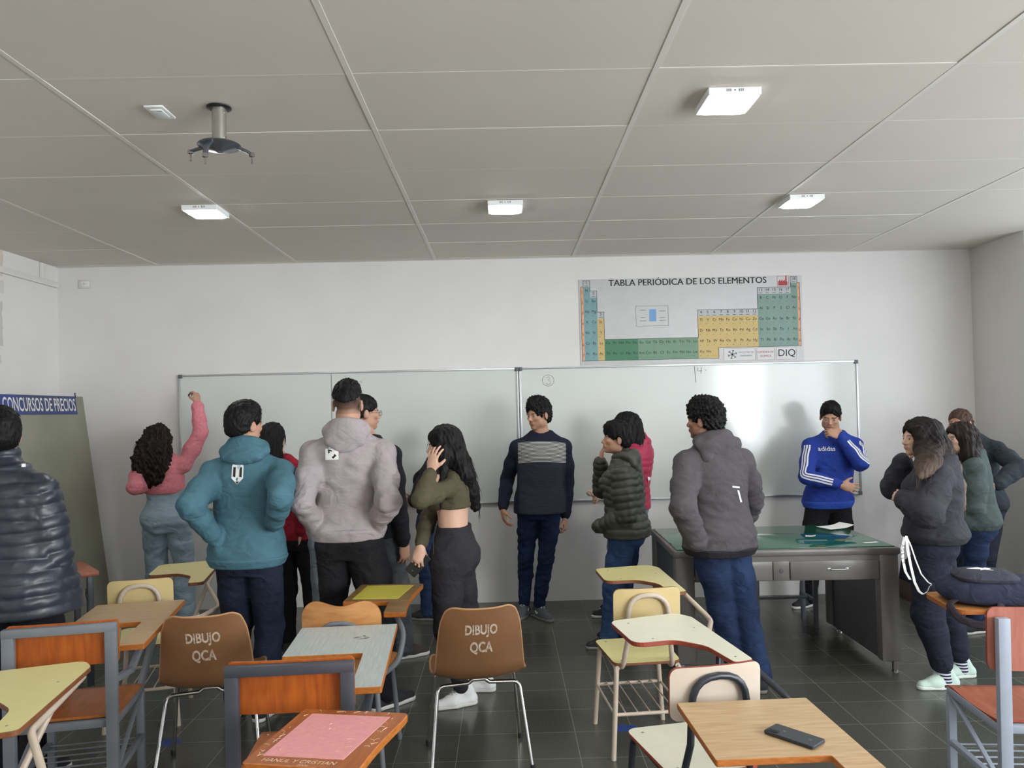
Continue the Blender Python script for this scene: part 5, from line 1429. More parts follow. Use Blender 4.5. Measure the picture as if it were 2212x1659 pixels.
SH = {'white': mat('white_leather', srgb(226, 226, 226), .5), 'sole': mat('white_rubber', srgb(214, 212, 206), .6), 'black': mat('black_canvas', srgb(34, 34, 38), .8),
      'brown': mat('brown_suede', srgb(58, 48, 46), .8), 'greyS': mat('grey_suede', srgb(84, 88, 94), .8, var=.2, vscale=40), 'mint': mat('mint_mesh', srgb(198, 220, 210), .6), 'msole': mat('mint_rubber', srgb(222, 230, 224), .6),
      'dsole': mat('dark_sole', srgb(120, 118, 114), .6), 'lace_grey': mat('grey_laces', srgb(170, 168, 164), .8), 'lace': mat('shoe_laces', srgb(206, 204, 200), .8)}
FB['blue_rib'] = fabric('blue_rib_knit', 52, 84, 178, var=.1)
def navy_knit(z0, z1):
    m = mat('navy_striped_knit', srgb(34, 37, 52), .9, bump=.3, bscale=300, spec=.2); t = m.node_tree; b = t.nodes['Principled BSDF']; L = t.links.new
    tc = t.nodes.new('ShaderNodeTexCoord'); sp = t.nodes.new('ShaderNodeSeparateXYZ'); L(tc.outputs['Object'], sp.inputs[0])
    at_ = t.nodes.new('ShaderNodeVertexColor'); at_.layer_name = 'Col'; sc = t.nodes.new('ShaderNodeSeparateColor'); L(at_.outputs[0], sc.inputs[0])
    def mth(op, a, bb=0):
        n = t.nodes.new('ShaderNodeMath'); n.operation = op
        for i, v in enumerate((a, bb)):
            if hasattr(v, 'links'): L(v, n.inputs[i])
            else: n.inputs[i].default_value = v
        return n.outputs[0]
    z = sp.outputs[2]
    zz = mth('ADD', z, mth('MULTIPLY', mth('MULTIPLY', sp.outputs[0], sp.outputs[0]), .5))
    line = mth('GREATER_THAN', mth('FRACT', mth('DIVIDE', zz, .0105)), .5)
    band = mth('MULTIPLY', mth('GREATER_THAN', zz, z0), mth('LESS_THAN', zz, z1)); low = mth('LESS_THAN', zz, z0)
    f1 = mth('MULTIPLY', mth('MULTIPLY', line, band), sc.outputs[0]); f2 = mth('MULTIPLY', mth('MULTIPLY', line, low), mth('MULTIPLY', sc.outputs[0], .06))
    mx = t.nodes.new('ShaderNodeMix'); mx.data_type = 'RGBA'; L(mth('ADD', f1, f2), mx.inputs[0]); mx.inputs[6].default_value = srgb(34, 37, 52); mx.inputs[7].default_value = srgb(196, 196, 190)
    L(mx.outputs[2], b.inputs['Base Color']); return m
def on(p, name, m, vs, fs, parent):
    b = MB(); b.add([tuple(np.array(q)-p.base) for q in vs], fs, 0, True); return b.build(name, m, parent)
def rect_geo(w, h, n=5):
    vs = [((i/n-.5)*w, (j/n-.5)*h) for j in range(n+1) for i in range(n+1)]
    return vs, [(j*(n+1)+i, j*(n+1)+i+1, (j+1)*(n+1)+i+1, (j+1)*(n+1)+i) for j in range(n) for i in range(n)]
def free(name, label, cat, m, vs, fs):
    b = MB(); c = np.mean(np.array(vs), 0); b.add([tuple(np.array(q)-c) for q in vs], fs, 0, False)
    return tag(b.build(name, m, None, tuple(c)), label, cat)

# ------------------------------------------------------------------ the man in the padded jacket, front left
p = person('man seen from behind in a black padded jacket, cut off at the left edge', 3.62, 1.75, 34, 8, (0, 938), 12, -38, arms={'R': ('w', (.12, .10, -1), (-.55, .6, -.45)), 'L': ('w', (-.12, .1, -1), (.55, .6, -.45))}, skin='tan', hair=1, bulk=1.08)
top(p, 'padded_jacket', FB['black_puff'], .042, .455, (.088, .080, .066), .006, rib=False, bulk=1.14, depth=1.1, quilt=(.056, .010), seed=11, collar=1.6, flare=.22, cuff=False)
pants(p, 'trousers', FB['black_trouser'], .53, (.108, .092, .08, .07), .014, .007, 12)
shoes(p, SH['black'], SH['sole']); hair(p, 'short', th=.016, nape=-.085, seed=13, top_extra=.006)
vs, fs = decal(p, (51, 1005), 3.62, None, *rect_geo(.016, .016, 3)); on(p, 'chest_logo', WHT, vs, fs, p.obj)

# ------------------------------------------------------------------ the woman writing on the board
p = person('woman in a pink sweater and pale jeans writing on the left whiteboard, arm raised', 6.22, 1.675, 358, 350, (344, 950), -6, 4, True, feet={'L': (-2.90, 6.30, -8), 'R': (-2.66, 6.32, 8)},
           arms={'R': ((441, 922, 'f'), (426, 872, 'f')), 'L': ((291, 1052, 'n'), (316, 1052, 'f'))}, skin='tan', hcol='dark', hipw=1.05, bulk=1.08,
           hands={'R': dict(d=(-.12, .25, 1), n=(-.9, .45, .0), curl=1.15, thumb=.9, curls=[.8, 1.05, 1.2, 1.25])})
pw = p
top(p, 'sweater', FB['pink'], .020, .640, (.066, .062, .046), .007, rib=True, seed=21, belly=.01)
jn = pants(p, 'jeans', FB['denim_light'], .665, (.102, .088, .086, .088), .012, .010, 22, hipx=1.04)
shoes(p, SH['white'], SH['sole']); p.long = True
hair(p, 'long', th=.020, nape=-.10, seed=23, amp=.009, freq=(16, 16, 9), strands=300,
     chains=[[(0, -.08, .02, .088, 1.15), (-.005, -.125, -.08, .105, 1.3), (-.01, -.15, -.18, .120, 1.7), (-.005, -.15, -.26, .115, 2.2), (-.005, -.14, -.32, .080, 2.4)],
             [(-.075, -.03, -.02, .045, 1.1), (-.11, -.06, -.17, .050, 1.1), (-.140, -.09, -.26, .036, 1.3), (-.150, -.08, -.34, .018, 1.3)], [(.075, -.02, -.0, .036, 1.1), (.095, -.04, -.11, .034, 1.1), (.09, -.08, -.24, .04, 1.2)]])
w, d, n, tips = p.hd['R']
tt = np.mean(tips[:2], 0)
mk = tag(bpy.data.objects.new('marker_pen', None), 'dark marker pen in the hand of the woman in the pink sweater', 'marker'); C.objects.link(mk)
mk.location = tt+np.array((-.006, .0, .01)); mk.empty_display_size = .03
dv = np.array((-.25, .85, .15)); dv = unit(dv)
b = MB(); b.tube([-dv*.07, dv*.05], .0075, 12); b.build('barrel', M['black_plastic'], mk); b = MB(); b.tube([dv*.05, dv*.062], [.005, .003], 10); b.build('tip', M['ink'], mk)

# ------------------------------------------------------------------ woman in red behind the teal hoodie
p = person('woman with long dark hair in a red top, behind the man in the teal hoodie', 5.3, 1.665, 634, 606, (591, 950), 2, 8, True, feet={'L': (-1.53, 5.32, -10), 'R': (-1.37, 5.30, 10)},
           arms={'R': ((648, 1085, 'n'), (650, 1150, 'f')), 'L': ('w', (-.2, .1, -1), (.2, .8, -.3))}, skin='fair', hcol='black')
top(p, 'red_top', FB['red'], .018, .50, (.064, .056, .045), .005, seed=31); pants(p, 'trousers', FB['black_trouser'], .58, (.094, .07, .058, .05), .010, .006, 32); shoes(p, SH['black'], SH['sole']); p.long = True
hair(p, 'long', th=.017, nape=-.10, seed=33, amp=.0032, freq=(22, 22, 5), chains=[[(0, -.075, .02, .08, 1.2), (.015, -.115, -.12, .082, 1.5), (.04, -.13, -.27, .07, 1.7), (.05, -.13, -.36, .04, 1.8)]])

# ------------------------------------------------------------------ man in the teal hoodie
p = person('man seen from behind in a teal hoodie with a paper pencil on his back', 4.30, 1.770, 536, 537, (529, 918), 3, 30, feet={'L': (-1.56, 4.37, -10), 'R': (-1.38, 4.31, 12)},
           arms={'L': ((412, 1094, 'n'), (468, 1165, 'f')), 'R': ((606, 1072, 'n'), (592, 1135, 'f'))}, skin='tan', bulk=1.06, hands={'R': dict(d=(-.2, 1, -.1)), 'L': dict(d=(.3, 1, 0))})
tp = top(p, 'hoodie', FB['teal'], .028, .482, (.076, .064, .050), .010, seed=41, bulk=1.02, h=.007); hem_band(p, FB['teal'], tp); hood(p, FB['teal'], .022, .120, .028, seed=42, up=.072)
pants(p, 'jeans', FB['denim_dark'], .535, (.100, .078, .07, .064), .012, .008, 43, h=.007); shoes(p, SH['black'], SH['sole']); hair(p, 'short', th=.017, nape=-.07, seed=44, top_extra=.008)
pent = [(-.026, .045), (.026, .045), (.030, .035), (.030, -.03), (0, -.064), (-.030, -.03), (-.030, .035)]
def fan(pts, s=1): c = (0, 0); return [c]+[(x*s, y*s) for x, y in pts], [(0, i+1, (i+1) % len(pts)+1) for i in range(len(pts))]
vs, fs = decal(p, (513, 1021), 4.30, None, *fan(pent), off=.005, rot=-.06); pp = free('paper_pencil', 'pencil-shaped paper cutout taped to the back of the teal hoodie', 'paper cutout', M['paper'], vs, fs)
def pin(t, name, m, vs, fs): b = MB(); b.add([tuple(np.array(q)-np.array(t.location)) for q in vs], fs); b.build(name, m, t)
for x in (-.016, .0, .016): vs, fs = decal(p, (513, 1021), 4.30, None, [(x-.006, .03), (x+.006, .03), (x+.006, -.022+abs(x)*-.2), (x-.006, -.022)], [(0, 1, 2, 3)], off=.0065, rot=-.06) if x else ([], []); pin(pp, 'black_stripe', M['ink'], vs, fs) if x else None
vs, fs = decal(p, (513, 1021), 4.30, None, [(-.009, -.048), (.009, -.048), (0, -.062)], [(0, 1, 2)], off=.0065, rot=-.06); pin(pp, 'black_point', M['ink'], vs, fs)
vs, fs = decal(p, (518, 1001), 4.30, None, *rect_geo(.016, .06, 3), off=.007, rot=-.25); pin(pp, 'tape', mat('clear_tape', srgb(176, 196, 200), .4), vs, fs)

# ------------------------------------------------------------------ man with glasses behind the grey hoodie
p = person('man with glasses and dark jacket, half hidden behind the man in the grey hoodie', 5.2, 1.815, 803, 796, (787, 892), 28, 62, feet={'L': (-.93, 5.25, 30), 'R': (-.735, 5.27, 62)}, skin='tan', bulk=1.02)
top(p, 'jacket', FB['black'], .022, .47, (.068, .058, .048), .006, seed=51, rib=False); pants(p, 'trousers', FB['grey_trouser'], .56, (.104, .086, .08, .075), .014, .008, 52); shoes(p, SH['brown'], SH['sole'], SH['lace'])
hair(p, 'short', th=.013, nape=-.06, seed=53)
def glasses(p):
    A, s, c = np.array(p.A), p.hs, p.hc; P = lambda x, y, z: c+(A[0]*x+A[1]*y+A[2]*z)*s-p.base
    b = MB()
    for sx in (-1, 1):
        b.tube([P(sx*.033+.024*math.cos(a), .106, -.004+.018*math.sin(a)) for a in np.linspace(0, 2*PI, 20)[:-1]], .0016, 6, closed=True)
        b.tube([P(sx*.057, .105, .0), P(sx*.074, .085, .002), P(sx*.080, .0, .0), P(sx*.078, -.02, -.012)], .0016, 6)
    b.tube([P(-.009, .107, .0), P(0, .109, .003), P(.009, .107, .0)], .0016, 6); b.build('glasses', M['alu_dark'], p.obj)
glasses(p)

# ------------------------------------------------------------------ tall man in the grey hoodie
p = person('tall man seen from behind in a grey hoodie with a square paper on his back', 4.40, 1.885, 750, 753, (751, 873), 0, -3, feet={'L': (-1.06, 4.42, -10), 'R': (-.72, 4.40, 48)},
           arms={'L': ((652, 1088, 'n'), (692, 1150, 'f')), 'R': ((838, 1084, 'n'), (806, 1146, 'f'))}, skin='tan', fade=.85, bulk=1.0, hands={'R': dict(d=(-.3, 1, 0)), 'L': dict(d=(.3, 1, 0))})
tp = top(p, 'hoodie', FB['grey'], .026, .515, (.072, .060, .046), .012, seed=61, bulk=1.0, h=.007); hem_band(p, FB['grey'], tp, .07); hood(p, FB['grey'], .078, .108, .028, seed=62, up=.058)
def side(P, tg):
    c = np.tile(np.array((.012, .012, .014)), (len(P), 1)); m = (P[:, 0]-p.axis(.5*p.H)[0] < -.155) & (P[:, 1] < p.Y+.06); c[m] = srgb(120, 128, 134)[:3]; return c
pants(p, 'track_trousers', folds(mat('track_cloth', srgb(30, 30, 34), .85, var=.1, attr='Col', spec=.2), .4), .555, (.112, .090, .074, .062), .014, .007, 63, h=.007, col=side, hipx=1.04)
shoes(p, SH['black'], SH['sole'], SH['lace']); hair(p, 'short', th=.013, nape=.018, seed=64, amp=.0022, top_extra=.012)
vs, fs = decal(p, (717, 981), 4.4, None, *rect_geo(.072, .062), off=.006, rot=.0); pp = free('paper_square', 'square paper with a pencil drawing taped to the back of the grey hoodie', 'paper cutout', M['paper'], vs, fs)
vs, fs = decal(p, (717, 981), 4.4, None, [(-.022, .028), (-.002, .022), (.024, -.010), (.006, -.026), (-.020, .006)], [(0, 1, 2, 3, 4)], off=.0072); pin(pp, 'pencil_drawing', M['ink'], vs, fs)
vs, fs = decal(p, (717, 981), 4.4, None, [(-.014, .016), (-.004, .016), (.012, -.004), (.002, -.010)], [(0, 1, 2, 3)], off=.0082); pin(pp, 'pencil_highlight', M['paper'], vs, fs)
vs, fs = decal(p, (712, 961), 4.4, None, *rect_geo(.012, .05, 3), off=.007, rot=.1); pin(pp, 'tape', MATS['clear_tape'], vs, fs)

# ------------------------------------------------------------------ person hidden behind the woman with the phone
p = person('person in black top and blue jeans, mostly hidden behind the woman holding a phone', 6.15, 1.57, 934, 938, (955, 955), -70, -80, True, feet={'L': (-.66, 6.22, -80), 'R': (-.55, 6.34, -60)},
           arms={'L': ((897, 1082, 'n'), (935, 1040, 'f')), 'R': ('w', (.1, .1, -1), (-.4, .8, .1))}, skin='fair', hcol='dark')
top(p, 'black_top', FB['black'], .018, .56, (.064, .056, .045), .005, seed=71); pants(p, 'jeans', FB['denim_mid'], .63, (.094, .076, .07, .066), .012, .008, 72); shoes(p, SH['black'], SH['dsole']); hair(p, 'short', th=.016, nape=-.08, seed=73)

# ------------------------------------------------------------------ woman in the olive crop top
p = person('woman with very long black hair in an olive crop top, hand at her head', 4.4, 1.63, 979, 981, (958, 962), -76, -80, True, tilt=6, feet={'L': (-.275, 4.40, -112), 'R': (-.175, 4.62, -84)},
           arms={'L': ((909, 1080, 'n'), (931, 1018, 'f')), 'R': ((925, 1118, 'f'), (909, 1180, 'n'))}, skin='fair', hcol='black', hipw=1.05, dYn=.0,
           hands={'L': dict(d=(.16, .10, 1), n=(.5, .85, -.1), curl=.30, spread=.8, thumb=.1), 'R': dict(d=(-.25, -.2, -1), n=(.2, 1, -.1), curl=.75, thumb=.9)})
pwoman = p
top(p, 'crop_top', FB['olive'], .010, .695, (.058, .052, .040), .004, rib=False, tight=.8, seed=81, h=.006, depth=1.02); pants(p, 'jeans', FB['charcoal_jean'], .632, (.104, .078, .062, .050), .008, .006, 82, hemz=.90, h=.006, hipx=1.02, depth=1.10)
shoes(p, SH['white'], SH['sole'], SH['lace_grey'], hi=True); p.long = True
hair(p, 'long', th=.016, nape=-.11, seed=83, amp=.003, freq=(30, 30, 3), strands=300,
     chains=[[(968, 945, -.05, .064, 1.0), (982, 985, -.06, .066, 1.0), (1002, 1025, -.04, .056, 1.0), (1016, 1062, -.0, .042, 1.0), (1028, 1094, .02, .024, 1.0)],
             [(976, 948, .04, .062, 1.0), (994, 1000, .04, .056, 1.0), (1012, 1050, .05, .044, 1.0), (1028, 1096, .06, .022, 1.0)],
             [(950, 935, -.075, .030, 1.2), (957, 975, -.11, .030, 1.3), (958, 1015, -.15, .022, 1.3), (953, 1060, -.20, .012, 1.3), (952, 1096, -.20, .005, 1.3)]])
w, d, n, tips = p.hd['R']
ph_ = phone('black smartphone held low in the hand of the woman in the olive crop top', tuple(w+d*.10+n*.03), (0, 0, 0))
yv = unit(np.array((.66, -.25, .70))); zv = np.array((-.15, -1, -.2)); zv = unit(zv-yv*(zv@yv)); xv = np.cross(yv, zv); ph_.rotation_euler = Matrix((tuple(xv), tuple(yv), tuple(zv))).transposed().to_euler()
b = MB(); b.tube([p.axis(.66*p.H)-p.rt*.13-p.base+np.array((-.05, -.02, 0)), p.axis(.60*p.H)-p.rt*.17-p.base+np.array((-.06, 0, 0)), p.axis(.55*p.H)-p.rt*.18-p.base+np.array((-.055, 0, 0))], .0025, 6); b.build('drawstring', M['dark_rubber'], p.obj)

# ------------------------------------------------------------------ man in the striped navy sweater
p = person('man facing the room in a navy sweater with a pale striped band and blue jeans', 6.1, 1.79, 1166, 1169, (1163, 896), 184, -132, tilt=6, feet={'L': (.245, 6.20, 148), 'R': (.125, 6.28, 196)},
           arms={'R': ((1096, 1035, 'f'), (1086, 1098, 'n')), 'L': ((1225, 1044, 'f'), (1220, 1128, 'n'))}, skin='tan', bulk=.98, beard=.22,
           hands={'R': dict(curl=.55, d=(.12, -.1, -1), n=(1, .3, 0)), 'L': dict(curl=.85, d=(-.02, -.05, -1), n=(-1, .3, 0))})
top(p, 'sweater', navy_knit(1.275, 1.435), .024, .480, (.064, .056, .044), .005, seed=91, h=.0065, rib=False, col=lambda P, tg: np.stack([((tg == 1) & (np.abs(P[:, 0]-.29) < .19)).astype(float)]*3, 1))
pants(p, 'jeans', FB['denim_navy'], .53, (.092, .062, .058, .046), .008, .007, 92, h=.0065, hemz=.93, freq=(6, 6, 14)); shoes(p, SH['greyS'], SH['dsole'], SH['lace'], stripe=SH['lace'])
hair(p, 'short', th=.019, nape=-.085, seed=93, amp=.0045, freq=(24, 24, 16), top_extra=.020, face=1.02)

# ------------------------------------------------------------------ woman in the crimson jacket
p = person('woman with long black hair in a crimson jacket behind the person in olive', 6.12, 1.70, 1358, 1380, (1350, 922), -58, -62, True, feet={'L': (.845, 6.17, -96), 'R': (.93, 6.33, -78)},
           arms={'L': ((1374, 1062, 'n'), (1312, 1066, 'f')), 'R': ((1318, 1045, 'f'), (1297, 1060, 'n'))}, skin='fair', hcol='black', hands={'L': dict(d=(-1, -.1, -.25), n=(.1, .3, -1), curl=.6)})
top(p, 'padded_jacket', FB['crimson'], .030, .51, (.072, .064, .052), .005, rib=False, seed=101, quilt=(.055, .006), collar=1.0, bulk=1.05); pants(p, 'jeans', FB['denim_pale'], .62, (.096, .08, .078, .078), .012, .008, 102); shoes(p, SH['black'], SH['sole'], SH['lace'], hi=True)
p.long = True
hair(p, 'long', th=.017, nape=-.11, seed=103, amp=.0028, freq=(26, 26, 4), chains=[[(0, -.07, .02, .08, 1.1), (.0, -.10, -.12, .08, 1.3), (.0, -.12, -.25, .066, 1.5), (0, -.12, -.33, .03, 1.6)], [(-.07, -.02, 0, .04, 1), (-.08, -.04, -.13, .04, 1), (-.08, -.06, -.24, .024, 1)]])
vs, fs = decal(p, (1396, 1036), 6.1, (-.35, .94, 0), [(-.03, .03), (.02, .02), (.045, -.06), (-.01, -.03)], [(0, 1, 2, 3)], off=.004); free('paper_diamond', 'pointed paper cutout on the crimson jacket', 'paper cutout', M['paper'], vs, fs)

# ------------------------------------------------------------------ person in the olive padded jacket
p = person('person with short dark hair in an olive black padded jacket, hand at the mouth', 5.3, 1.60, 1352, 1346, (1331, 948), -66, -92, True, tilt=-4, feet={'L': (.70, 5.38, -98), 'R': (.80, 5.56, -80)},
           arms={'L': ('w', (-.04, -.14, -1), (.22, .85, -.35)), 'R': ((1299, 1058, 'f'), (1297, 998, 'n'))}, skin='tan', hcol='black', hands={'R': dict(d=(.18, .0, 1), n=(.9, .1, -.2), curl=.55, thumb=.3), 'L': dict(d=(.5, .9, -.1))}, bulk=1.0)
top(p, 'padded_jacket', FB['olive_puff'], .034, .495, (.074, .066, .054), .005, rib=False, seed=111, quilt=(.048, .009), collar=.9, bulk=1.04, depth=1.02, h=.007, cuff=False); hood(p, FB['olive_puff'], .10, .11, .03, seed=112, up=.04)
pants(p, 'jeans', FB['denim_blue'], .55, (.104, .084, .076, .072), .014, .009, 113); shoes(p, SH['black'], SH['dsole'], SH['lace'])
hair(p, 'short', th=.020, nape=-.075, seed=114, amp=.004, freq=(30, 30, 8), top_extra=.008, face=.86)

# ------------------------------------------------------------------ man in the grey hooded jacket
p = person('man seen from behind in a dark grey hooded jacket and blue jeans, before the desk', 4.52, 1.74, 1552, 1538, (1521, 908), -20, -52, feet={'L': (1.38, 4.62, -22), 'R': (1.48, 4.53, 16)},
           arms={'L': ((1476, 1098, 'n'), (1508, 1176, 'f')), 'R': ((1624, 1078, 'f'), (1598, 1140, 'f'))}, skin='brown', hcol='black', beard=.4, bulk=1.1, hands={'L': dict(d=(.6, .7, .1)), 'R': dict(d=(-.3, 1, 0))})
tp = top(p, 'hooded_jacket', FB['grey_dark'], .032, .465, (.082, .070, .058), .012, seed=121, bulk=1.04, h=.007, collar=.7, depth=1.1); hem_band(p, FB['charcoal_jean'], tp, .05); hood(p, FB['grey_dark'], .16, .145, .036, seed=122, up=.06, amp=.005)
pants(p, 'jeans', FB['denim_mid'], .52, (.106, .080, .074, .070), .014, .009, 123, h=.007); shoes(p, SH['black'], SH['dsole'], SH['lace'])
hair(p, 'short', th=.024, nape=-.075, seed=124, amp=.006, freq=(30, 30, 30), top_extra=.012, strands=250)
vs, fs = decal(p, (1590, 1052), 4.52, None, *rect_geo(.040, .010, 3), off=.004, rot=-.1); on(p, 'back_print', WHT, vs, fs, p.obj)
vs, fs = decal(p, (1598, 1072), 4.52, None, *rect_geo(.010, .07, 4), off=.004, rot=.22); on(p, 'back_print', WHT, vs, fs, p.obj)

# ------------------------------------------------------------------ man in the blue sweatshirt
p = person('man in a royal blue sweatshirt with white sleeve stripes behind the steel desk', 6.3, 1.72, 1790, 1803, (1794, 900), 176, -154, tilt=17, roll=4, feet={'L': (2.76, 6.36, 168), 'R': (2.49, 6.34, -120)},
           arms={'R': ((1742, 1030, 'n'), (1797, 1043, -.25)), 'L': ((1858, 1002, 'n'), (1806, 930, 'n'))}, skin='tan', bulk=1.06, beard=.15,
           hands={'R': dict(d=(1, -.15, -.28), n=(.1, 1, -.1), curl=.35, thumb=.0, spread=.4), 'L': dict(d=(-1, .2, .5), n=(-.15, .9, -.5), curl=1.0, thumb=.7)})
tp = top(p, 'sweatshirt', FB['blue'], .024, .478, (.072, .060, .044), .008, seed=131, h=.0065); hem_band(p, FB['blue_rib'], tp, .06); pants(p, 'trousers', FB['black_trouser'], .53, (.104, .086, .078, .07), .014, .006, 132); shoes(p, SH['black'], SH['sole'])
hair(p, 'short', th=.014, nape=-.06, seed=133, amp=.003, top_extra=.006, face=1.06)
def sleeve_stripes(p, s, outv, t0=.06, t1=.90):
    ax = [p.sh[s], p.el[s], p.wr[s]]; l1, l2 = np.linalg.norm(ax[1]-ax[0]), np.linalg.norm(ax[2]-ax[1]); N_ = 34
    for k in range(3):
        b = MB(); rows = []
        for i in range(N_+1):
            t = (t0+(t1-t0)*i/N_)*(l1+l2); c = ax[0]+(ax[1]-ax[0])*(t/l1) if t < l1 else ax[1]+(ax[2]-ax[1])*((t-l1)/l2)
            u1, u2 = unit(ax[1]-ax[0]), unit(ax[2]-ax[1]); f = np.clip((t-l1+.07)/.14, 0, 1); u = unit(u1*(1-f)+u2*f)
            o = unit(np.array(outv, float)); o = unit(o-u*(o@u)); sd = np.cross(u, o); row = []
            for e in (-.0065, .0, .0065):
                q = c+sd*((k-1)*.021+e); h_ = p.top_surf.ray_cast(Vector(q+o*.16), Vector(-o))
                row.append(np.array(h_[0])+o*.0025 if h_[0] is not None else q+o*.06)
            rows += row
        rows = np.array(rows)-p.base
        b.add([tuple(r) for r in rows], [(i*3+j, i*3+j+1, i*3+j+4, i*3+j+3) for i in range(N_) for j in range(2)], 0, True)
        b.build('sleeve_stripe', WHT, p.obj)
sleeve_stripes(p, 'R', (-.75, -.8, .35)); sleeve_stripes(p, 'L', (.5, -.75, .35))
vs, fs = subdivide_geo(*text_geo('adidas', .050, 1.0, bold=.01), .012); vs, fs = decal(p, (1773, 968), 6.3, (0, 1, 0), vs, fs, off=.004); on(p, 'chest_lettering', WHT, vs, fs, p.obj)

# ------------------------------------------------------------------ the three at the right
p = person('person with tied back brown hair and elbow out, farthest of three at right', 6.0, 1.675, 2116, 2094, (2073, 915), -122, -122, False, feet={'L': (3.72, 5.95, -130), 'R': (3.62, 6.18, -110)},
           arms={'L': ((2201, 1010, 'n'), (2150, 1048, 'n')), 'R': ('w', (.15, .1, -1), (-.1, .5, -.8))}, skin='tan', hcol='brown', bulk=1.0)
top(p, 'dark_top', FB['dark_green'], .024, .49, (.070, .066, .054), .006, seed=141); pants(p, 'trousers', FB['navy_jogger'], .54, (.102, .082, .074, .07), .012, .006, 142); shoes(p, SH['black'], SH['sole'])
hair(p, 'short', th=.008, nape=-.08, seed=143, amp=.0015, chains=[[(0, -.10, .03, .03, 1.0), (0, -.14, .0, .032, 1.0), (0, -.15, -.05, .02, 1.0)]])
p = person('woman with long dark hair in a green grey sweater, middle of the three at right', 5.3, 1.58, 2108, 2098, (2072, 948), -58, -98, True, feet={'L': (3.36, 5.50, -100), 'R': (3.46, 5.64, -75)},
           arms={'L': ('w', (-.10, .02, -1), (.12, .62, -.75)), 'R': ('w', (.1, .1, -1), (-.2, .8, -.5))}, skin='fair', hcol='dark', bulk=1.05)
top(p, 'sweater', FB['green_grey'], .026, .50, (.074, .068, .054), .006, seed=151, belly=.01); pants(p, 'jeans', FB['denim_mid'], .60, (.098, .076, .064, .056), .010, .007, 152); shoes(p, SH['black'], SH['sole'])
p.long = True
hair(p, 'long', th=.018, nape=-.11, seed=153, amp=.003, freq=(22, 22, 5), chains=[[(0, -.06, .02, .082, 1.0), (.0, -.09, -.12, .085, 1.2), (.01, -.12, -.25, .07, 1.4), (.02, -.13, -.36, .03, 1.5)], [(-.075, .0, .0, .045, 1.0), (-.085, -.02, -.14, .05, 1.0), (-.09, -.04, -.26, .03, 1.0)]])
p = person('woman with lightened long hair in a loose black sweatshirt, hand at her chin', 4.5, 1.61, 2016, 2022, (1984, 946), -60, -96, True, feet={'L': (2.545, 4.47, -96), 'R': (2.745, 4.64, -92)},
           arms={'L': ((2004, 1108, 'n'), (1950, 1078, 'f')), 'R': ((1932, 1052, 'f'), (1953, 992, 'n'))}, skin='fair', hcol='dark', bulk=1.18, hands={'R': dict(d=(.75, -.1, .6), n=(.4, .3, -.9), curl=.9, thumb=.5)})
pbk = p
top(p, 'sweatshirt', FB['sweat_black'], .044, .53, (.092, .088, .064), .010, seed=161, bulk=1.02, depth=1.12, h=.007); 
pants(p, 'joggers', FB['navy_jogger'], .58, (.118, .096, .086, .068), .016, .007, 162, h=.007, hemz=.80)
for s in 'LR':
    v = Vol(.004); kn, an = p.kn[s], p.ank[s]; v.cap(kn+(an-kn)*.76, an-np.array((0, 0, .03)), .046, .040, k=.01)
    sm_ = mat('striped_sock', srgb(34, 38, 70), .9) if 'striped_sock' not in MATS else MATS['striped_sock']
    part(p, 'striped_sock', v, sm_)
t = MATS['striped_sock'].node_tree; tc = t.nodes.new('ShaderNodeTexCoord'); sp = t.nodes.new('ShaderNodeSeparateXYZ'); t.links.new(tc.outputs['Object'], sp.inputs[0])
n1 = t.nodes.new('ShaderNodeMath'); n1.operation = 'DIVIDE'; n1.inputs[1].default_value = .019; t.links.new(sp.outputs[2], n1.inputs[0]); n2 = t.nodes.new('ShaderNodeMath'); n2.operation = 'FRACT'; t.links.new(n1.outputs[0], n2.inputs[0])
n3 = t.nodes.new('ShaderNodeMath'); n3.operation = 'GREATER_THAN'; n3.inputs[1].default_value = .5; t.links.new(n2.outputs[0], n3.inputs[0]); mx = t.nodes.new('ShaderNodeMix'); mx.data_type = 'RGBA'; t.links.new(n3.outputs[0], mx.inputs[0])
mx.inputs[6].default_value = srgb(34, 38, 70); mx.inputs[7].default_value = srgb(220, 220, 226); t.links.new(mx.outputs[2], t.nodes['Principled BSDF'].inputs['Base Color'])
shoes(p, SH['mint'], SH['msole'], SH['msole']); p.long = True
hz0, hz1 = 1.46, 1.22
def ombre_col(P, tg):
    t_ = np.clip((hz0-P[:, 2])/(hz0-hz1), 0, 1)[:, None]; a, b_ = np.array(srgb(30, 25, 25)[:3]), np.array(srgb(126, 108, 96)[:3]); return a*(1-t_**1.3)+b_*t_**1.3
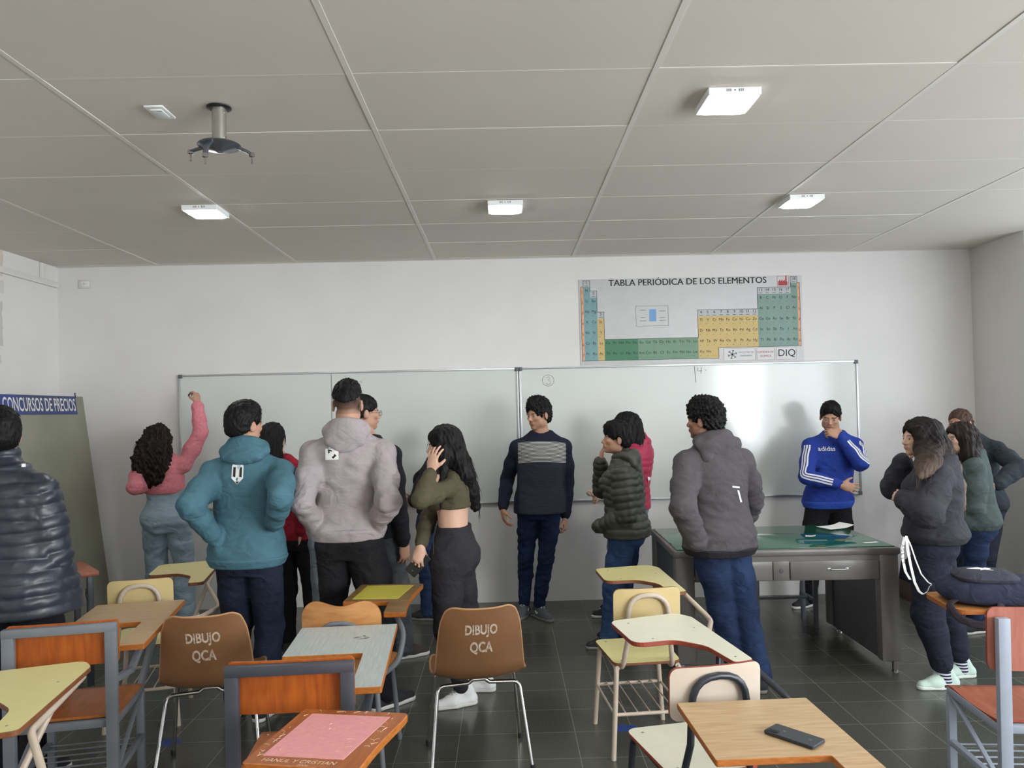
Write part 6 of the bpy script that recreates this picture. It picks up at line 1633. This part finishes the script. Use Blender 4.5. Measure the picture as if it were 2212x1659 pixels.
hair(p, 'long', m=ombre, th=.020, nape=-.11, seed=163, amp=.0028, freq=(26, 26, 3), strands=200, col=ombre_col,
     chains=[[(2002, 930, -.04, .070, 1.0), (2014, 965, -.10, .062, 1.0), (2010, 995, -.21, .050, 1.0), (2000, 1014, -.25, .034, 1.0), (1990, 1032, -.28, .012, 1.0)],
             [(2010, 930, .05, .072, 1.0), (2030, 972, .03, .066, 1.0), (2052, 1010, .0, .052, 1.0), (2070, 1050, -.03, .034, 1.0), (2082, 1100, -.03, .014, 1.0)],
             [(1988, 932, -.09, .034, 1.0), (1992, 970, -.14, .036, 1.0), (1990, 1004, -.20, .026, 1.0), (1986, 1026, -.24, .010, 1.0)]])
# lanyard hanging from her hip to the corner of the tablet
def strap_path(px): return [V3(at(x, y, Y_)) for x, y, Y_ in px]
ly = tag(bpy.data.objects.new('lanyard', None), 'white lanyard hanging at the hip of the woman in the loose black sweatshirt', 'lanyard'); C.objects.link(ly)
pa = strap_path([(1958, 1158, 4.20), (1961, 1190, 4.15), (1968, 1225, 4.12), (1976, 1258, 4.08), (1985, 1277, 4.05), (1994, 1284, 4.03), (2003, 1278, 4.02), (2008, 1266, 4.02), (2012, 1264, 4.02)])
ly.location = pa[0]; b = MB(); b.tube([q-pa[0] for q in pa], .008, 8, fil=.01, flat=((0, 1, 0), 1, .16)); b.build('strap', M['paper'], ly)
pa2 = strap_path([(1958, 1158, 4.22), (1968, 1180, 4.2), (1978, 1210, 4.16), (1990, 1240, 4.1), (2005, 1258, 4.04), (2012, 1262, 4.02)])
b = MB(); b.tube([q-pa[0] for q in pa2], .004, 8, fil=.01, flat=((0, 1, 0), 1, .4)); b.build('strap', M['paper'], ly)
pa3 = strap_path([(1954, 1160, 4.24), (1949, 1185, 4.23), (1951, 1212, 4.2), (1956, 1235, 4.16), (1966, 1252, 4.12)])
b = MB(); b.tube([q-pa[0] for q in pa3], .008, 8, fil=.01, flat=((0, 1, 0), 1, .16)); b.build('strap', M['paper'], ly)
b = MB()
for i, (ch, (x, y, Y_)) in enumerate(zip('AGEJEEY', [(1950.5, 1179, 4.2), (1949.5, 1188, 4.2), (1950, 1197, 4.19), (1951, 1206, 4.18), (1953, 1216, 4.16), (2004, 1277, 4.0), (2009, 1266, 4.0)])):
    vs, fs = text_geo(ch, .024); c = V3(at(x, y, Y_-.02)); a = -1.45 if i < 5 else .25; ca, sa = math.cos(a), math.sin(a)
    b.add([tuple(c+np.array((u*ca-w_*sa, 0, u*sa+w_*ca))-pa[0]) for u, w_ in vs], fs)
b.build('strap_lettering', M['ink'], ly)
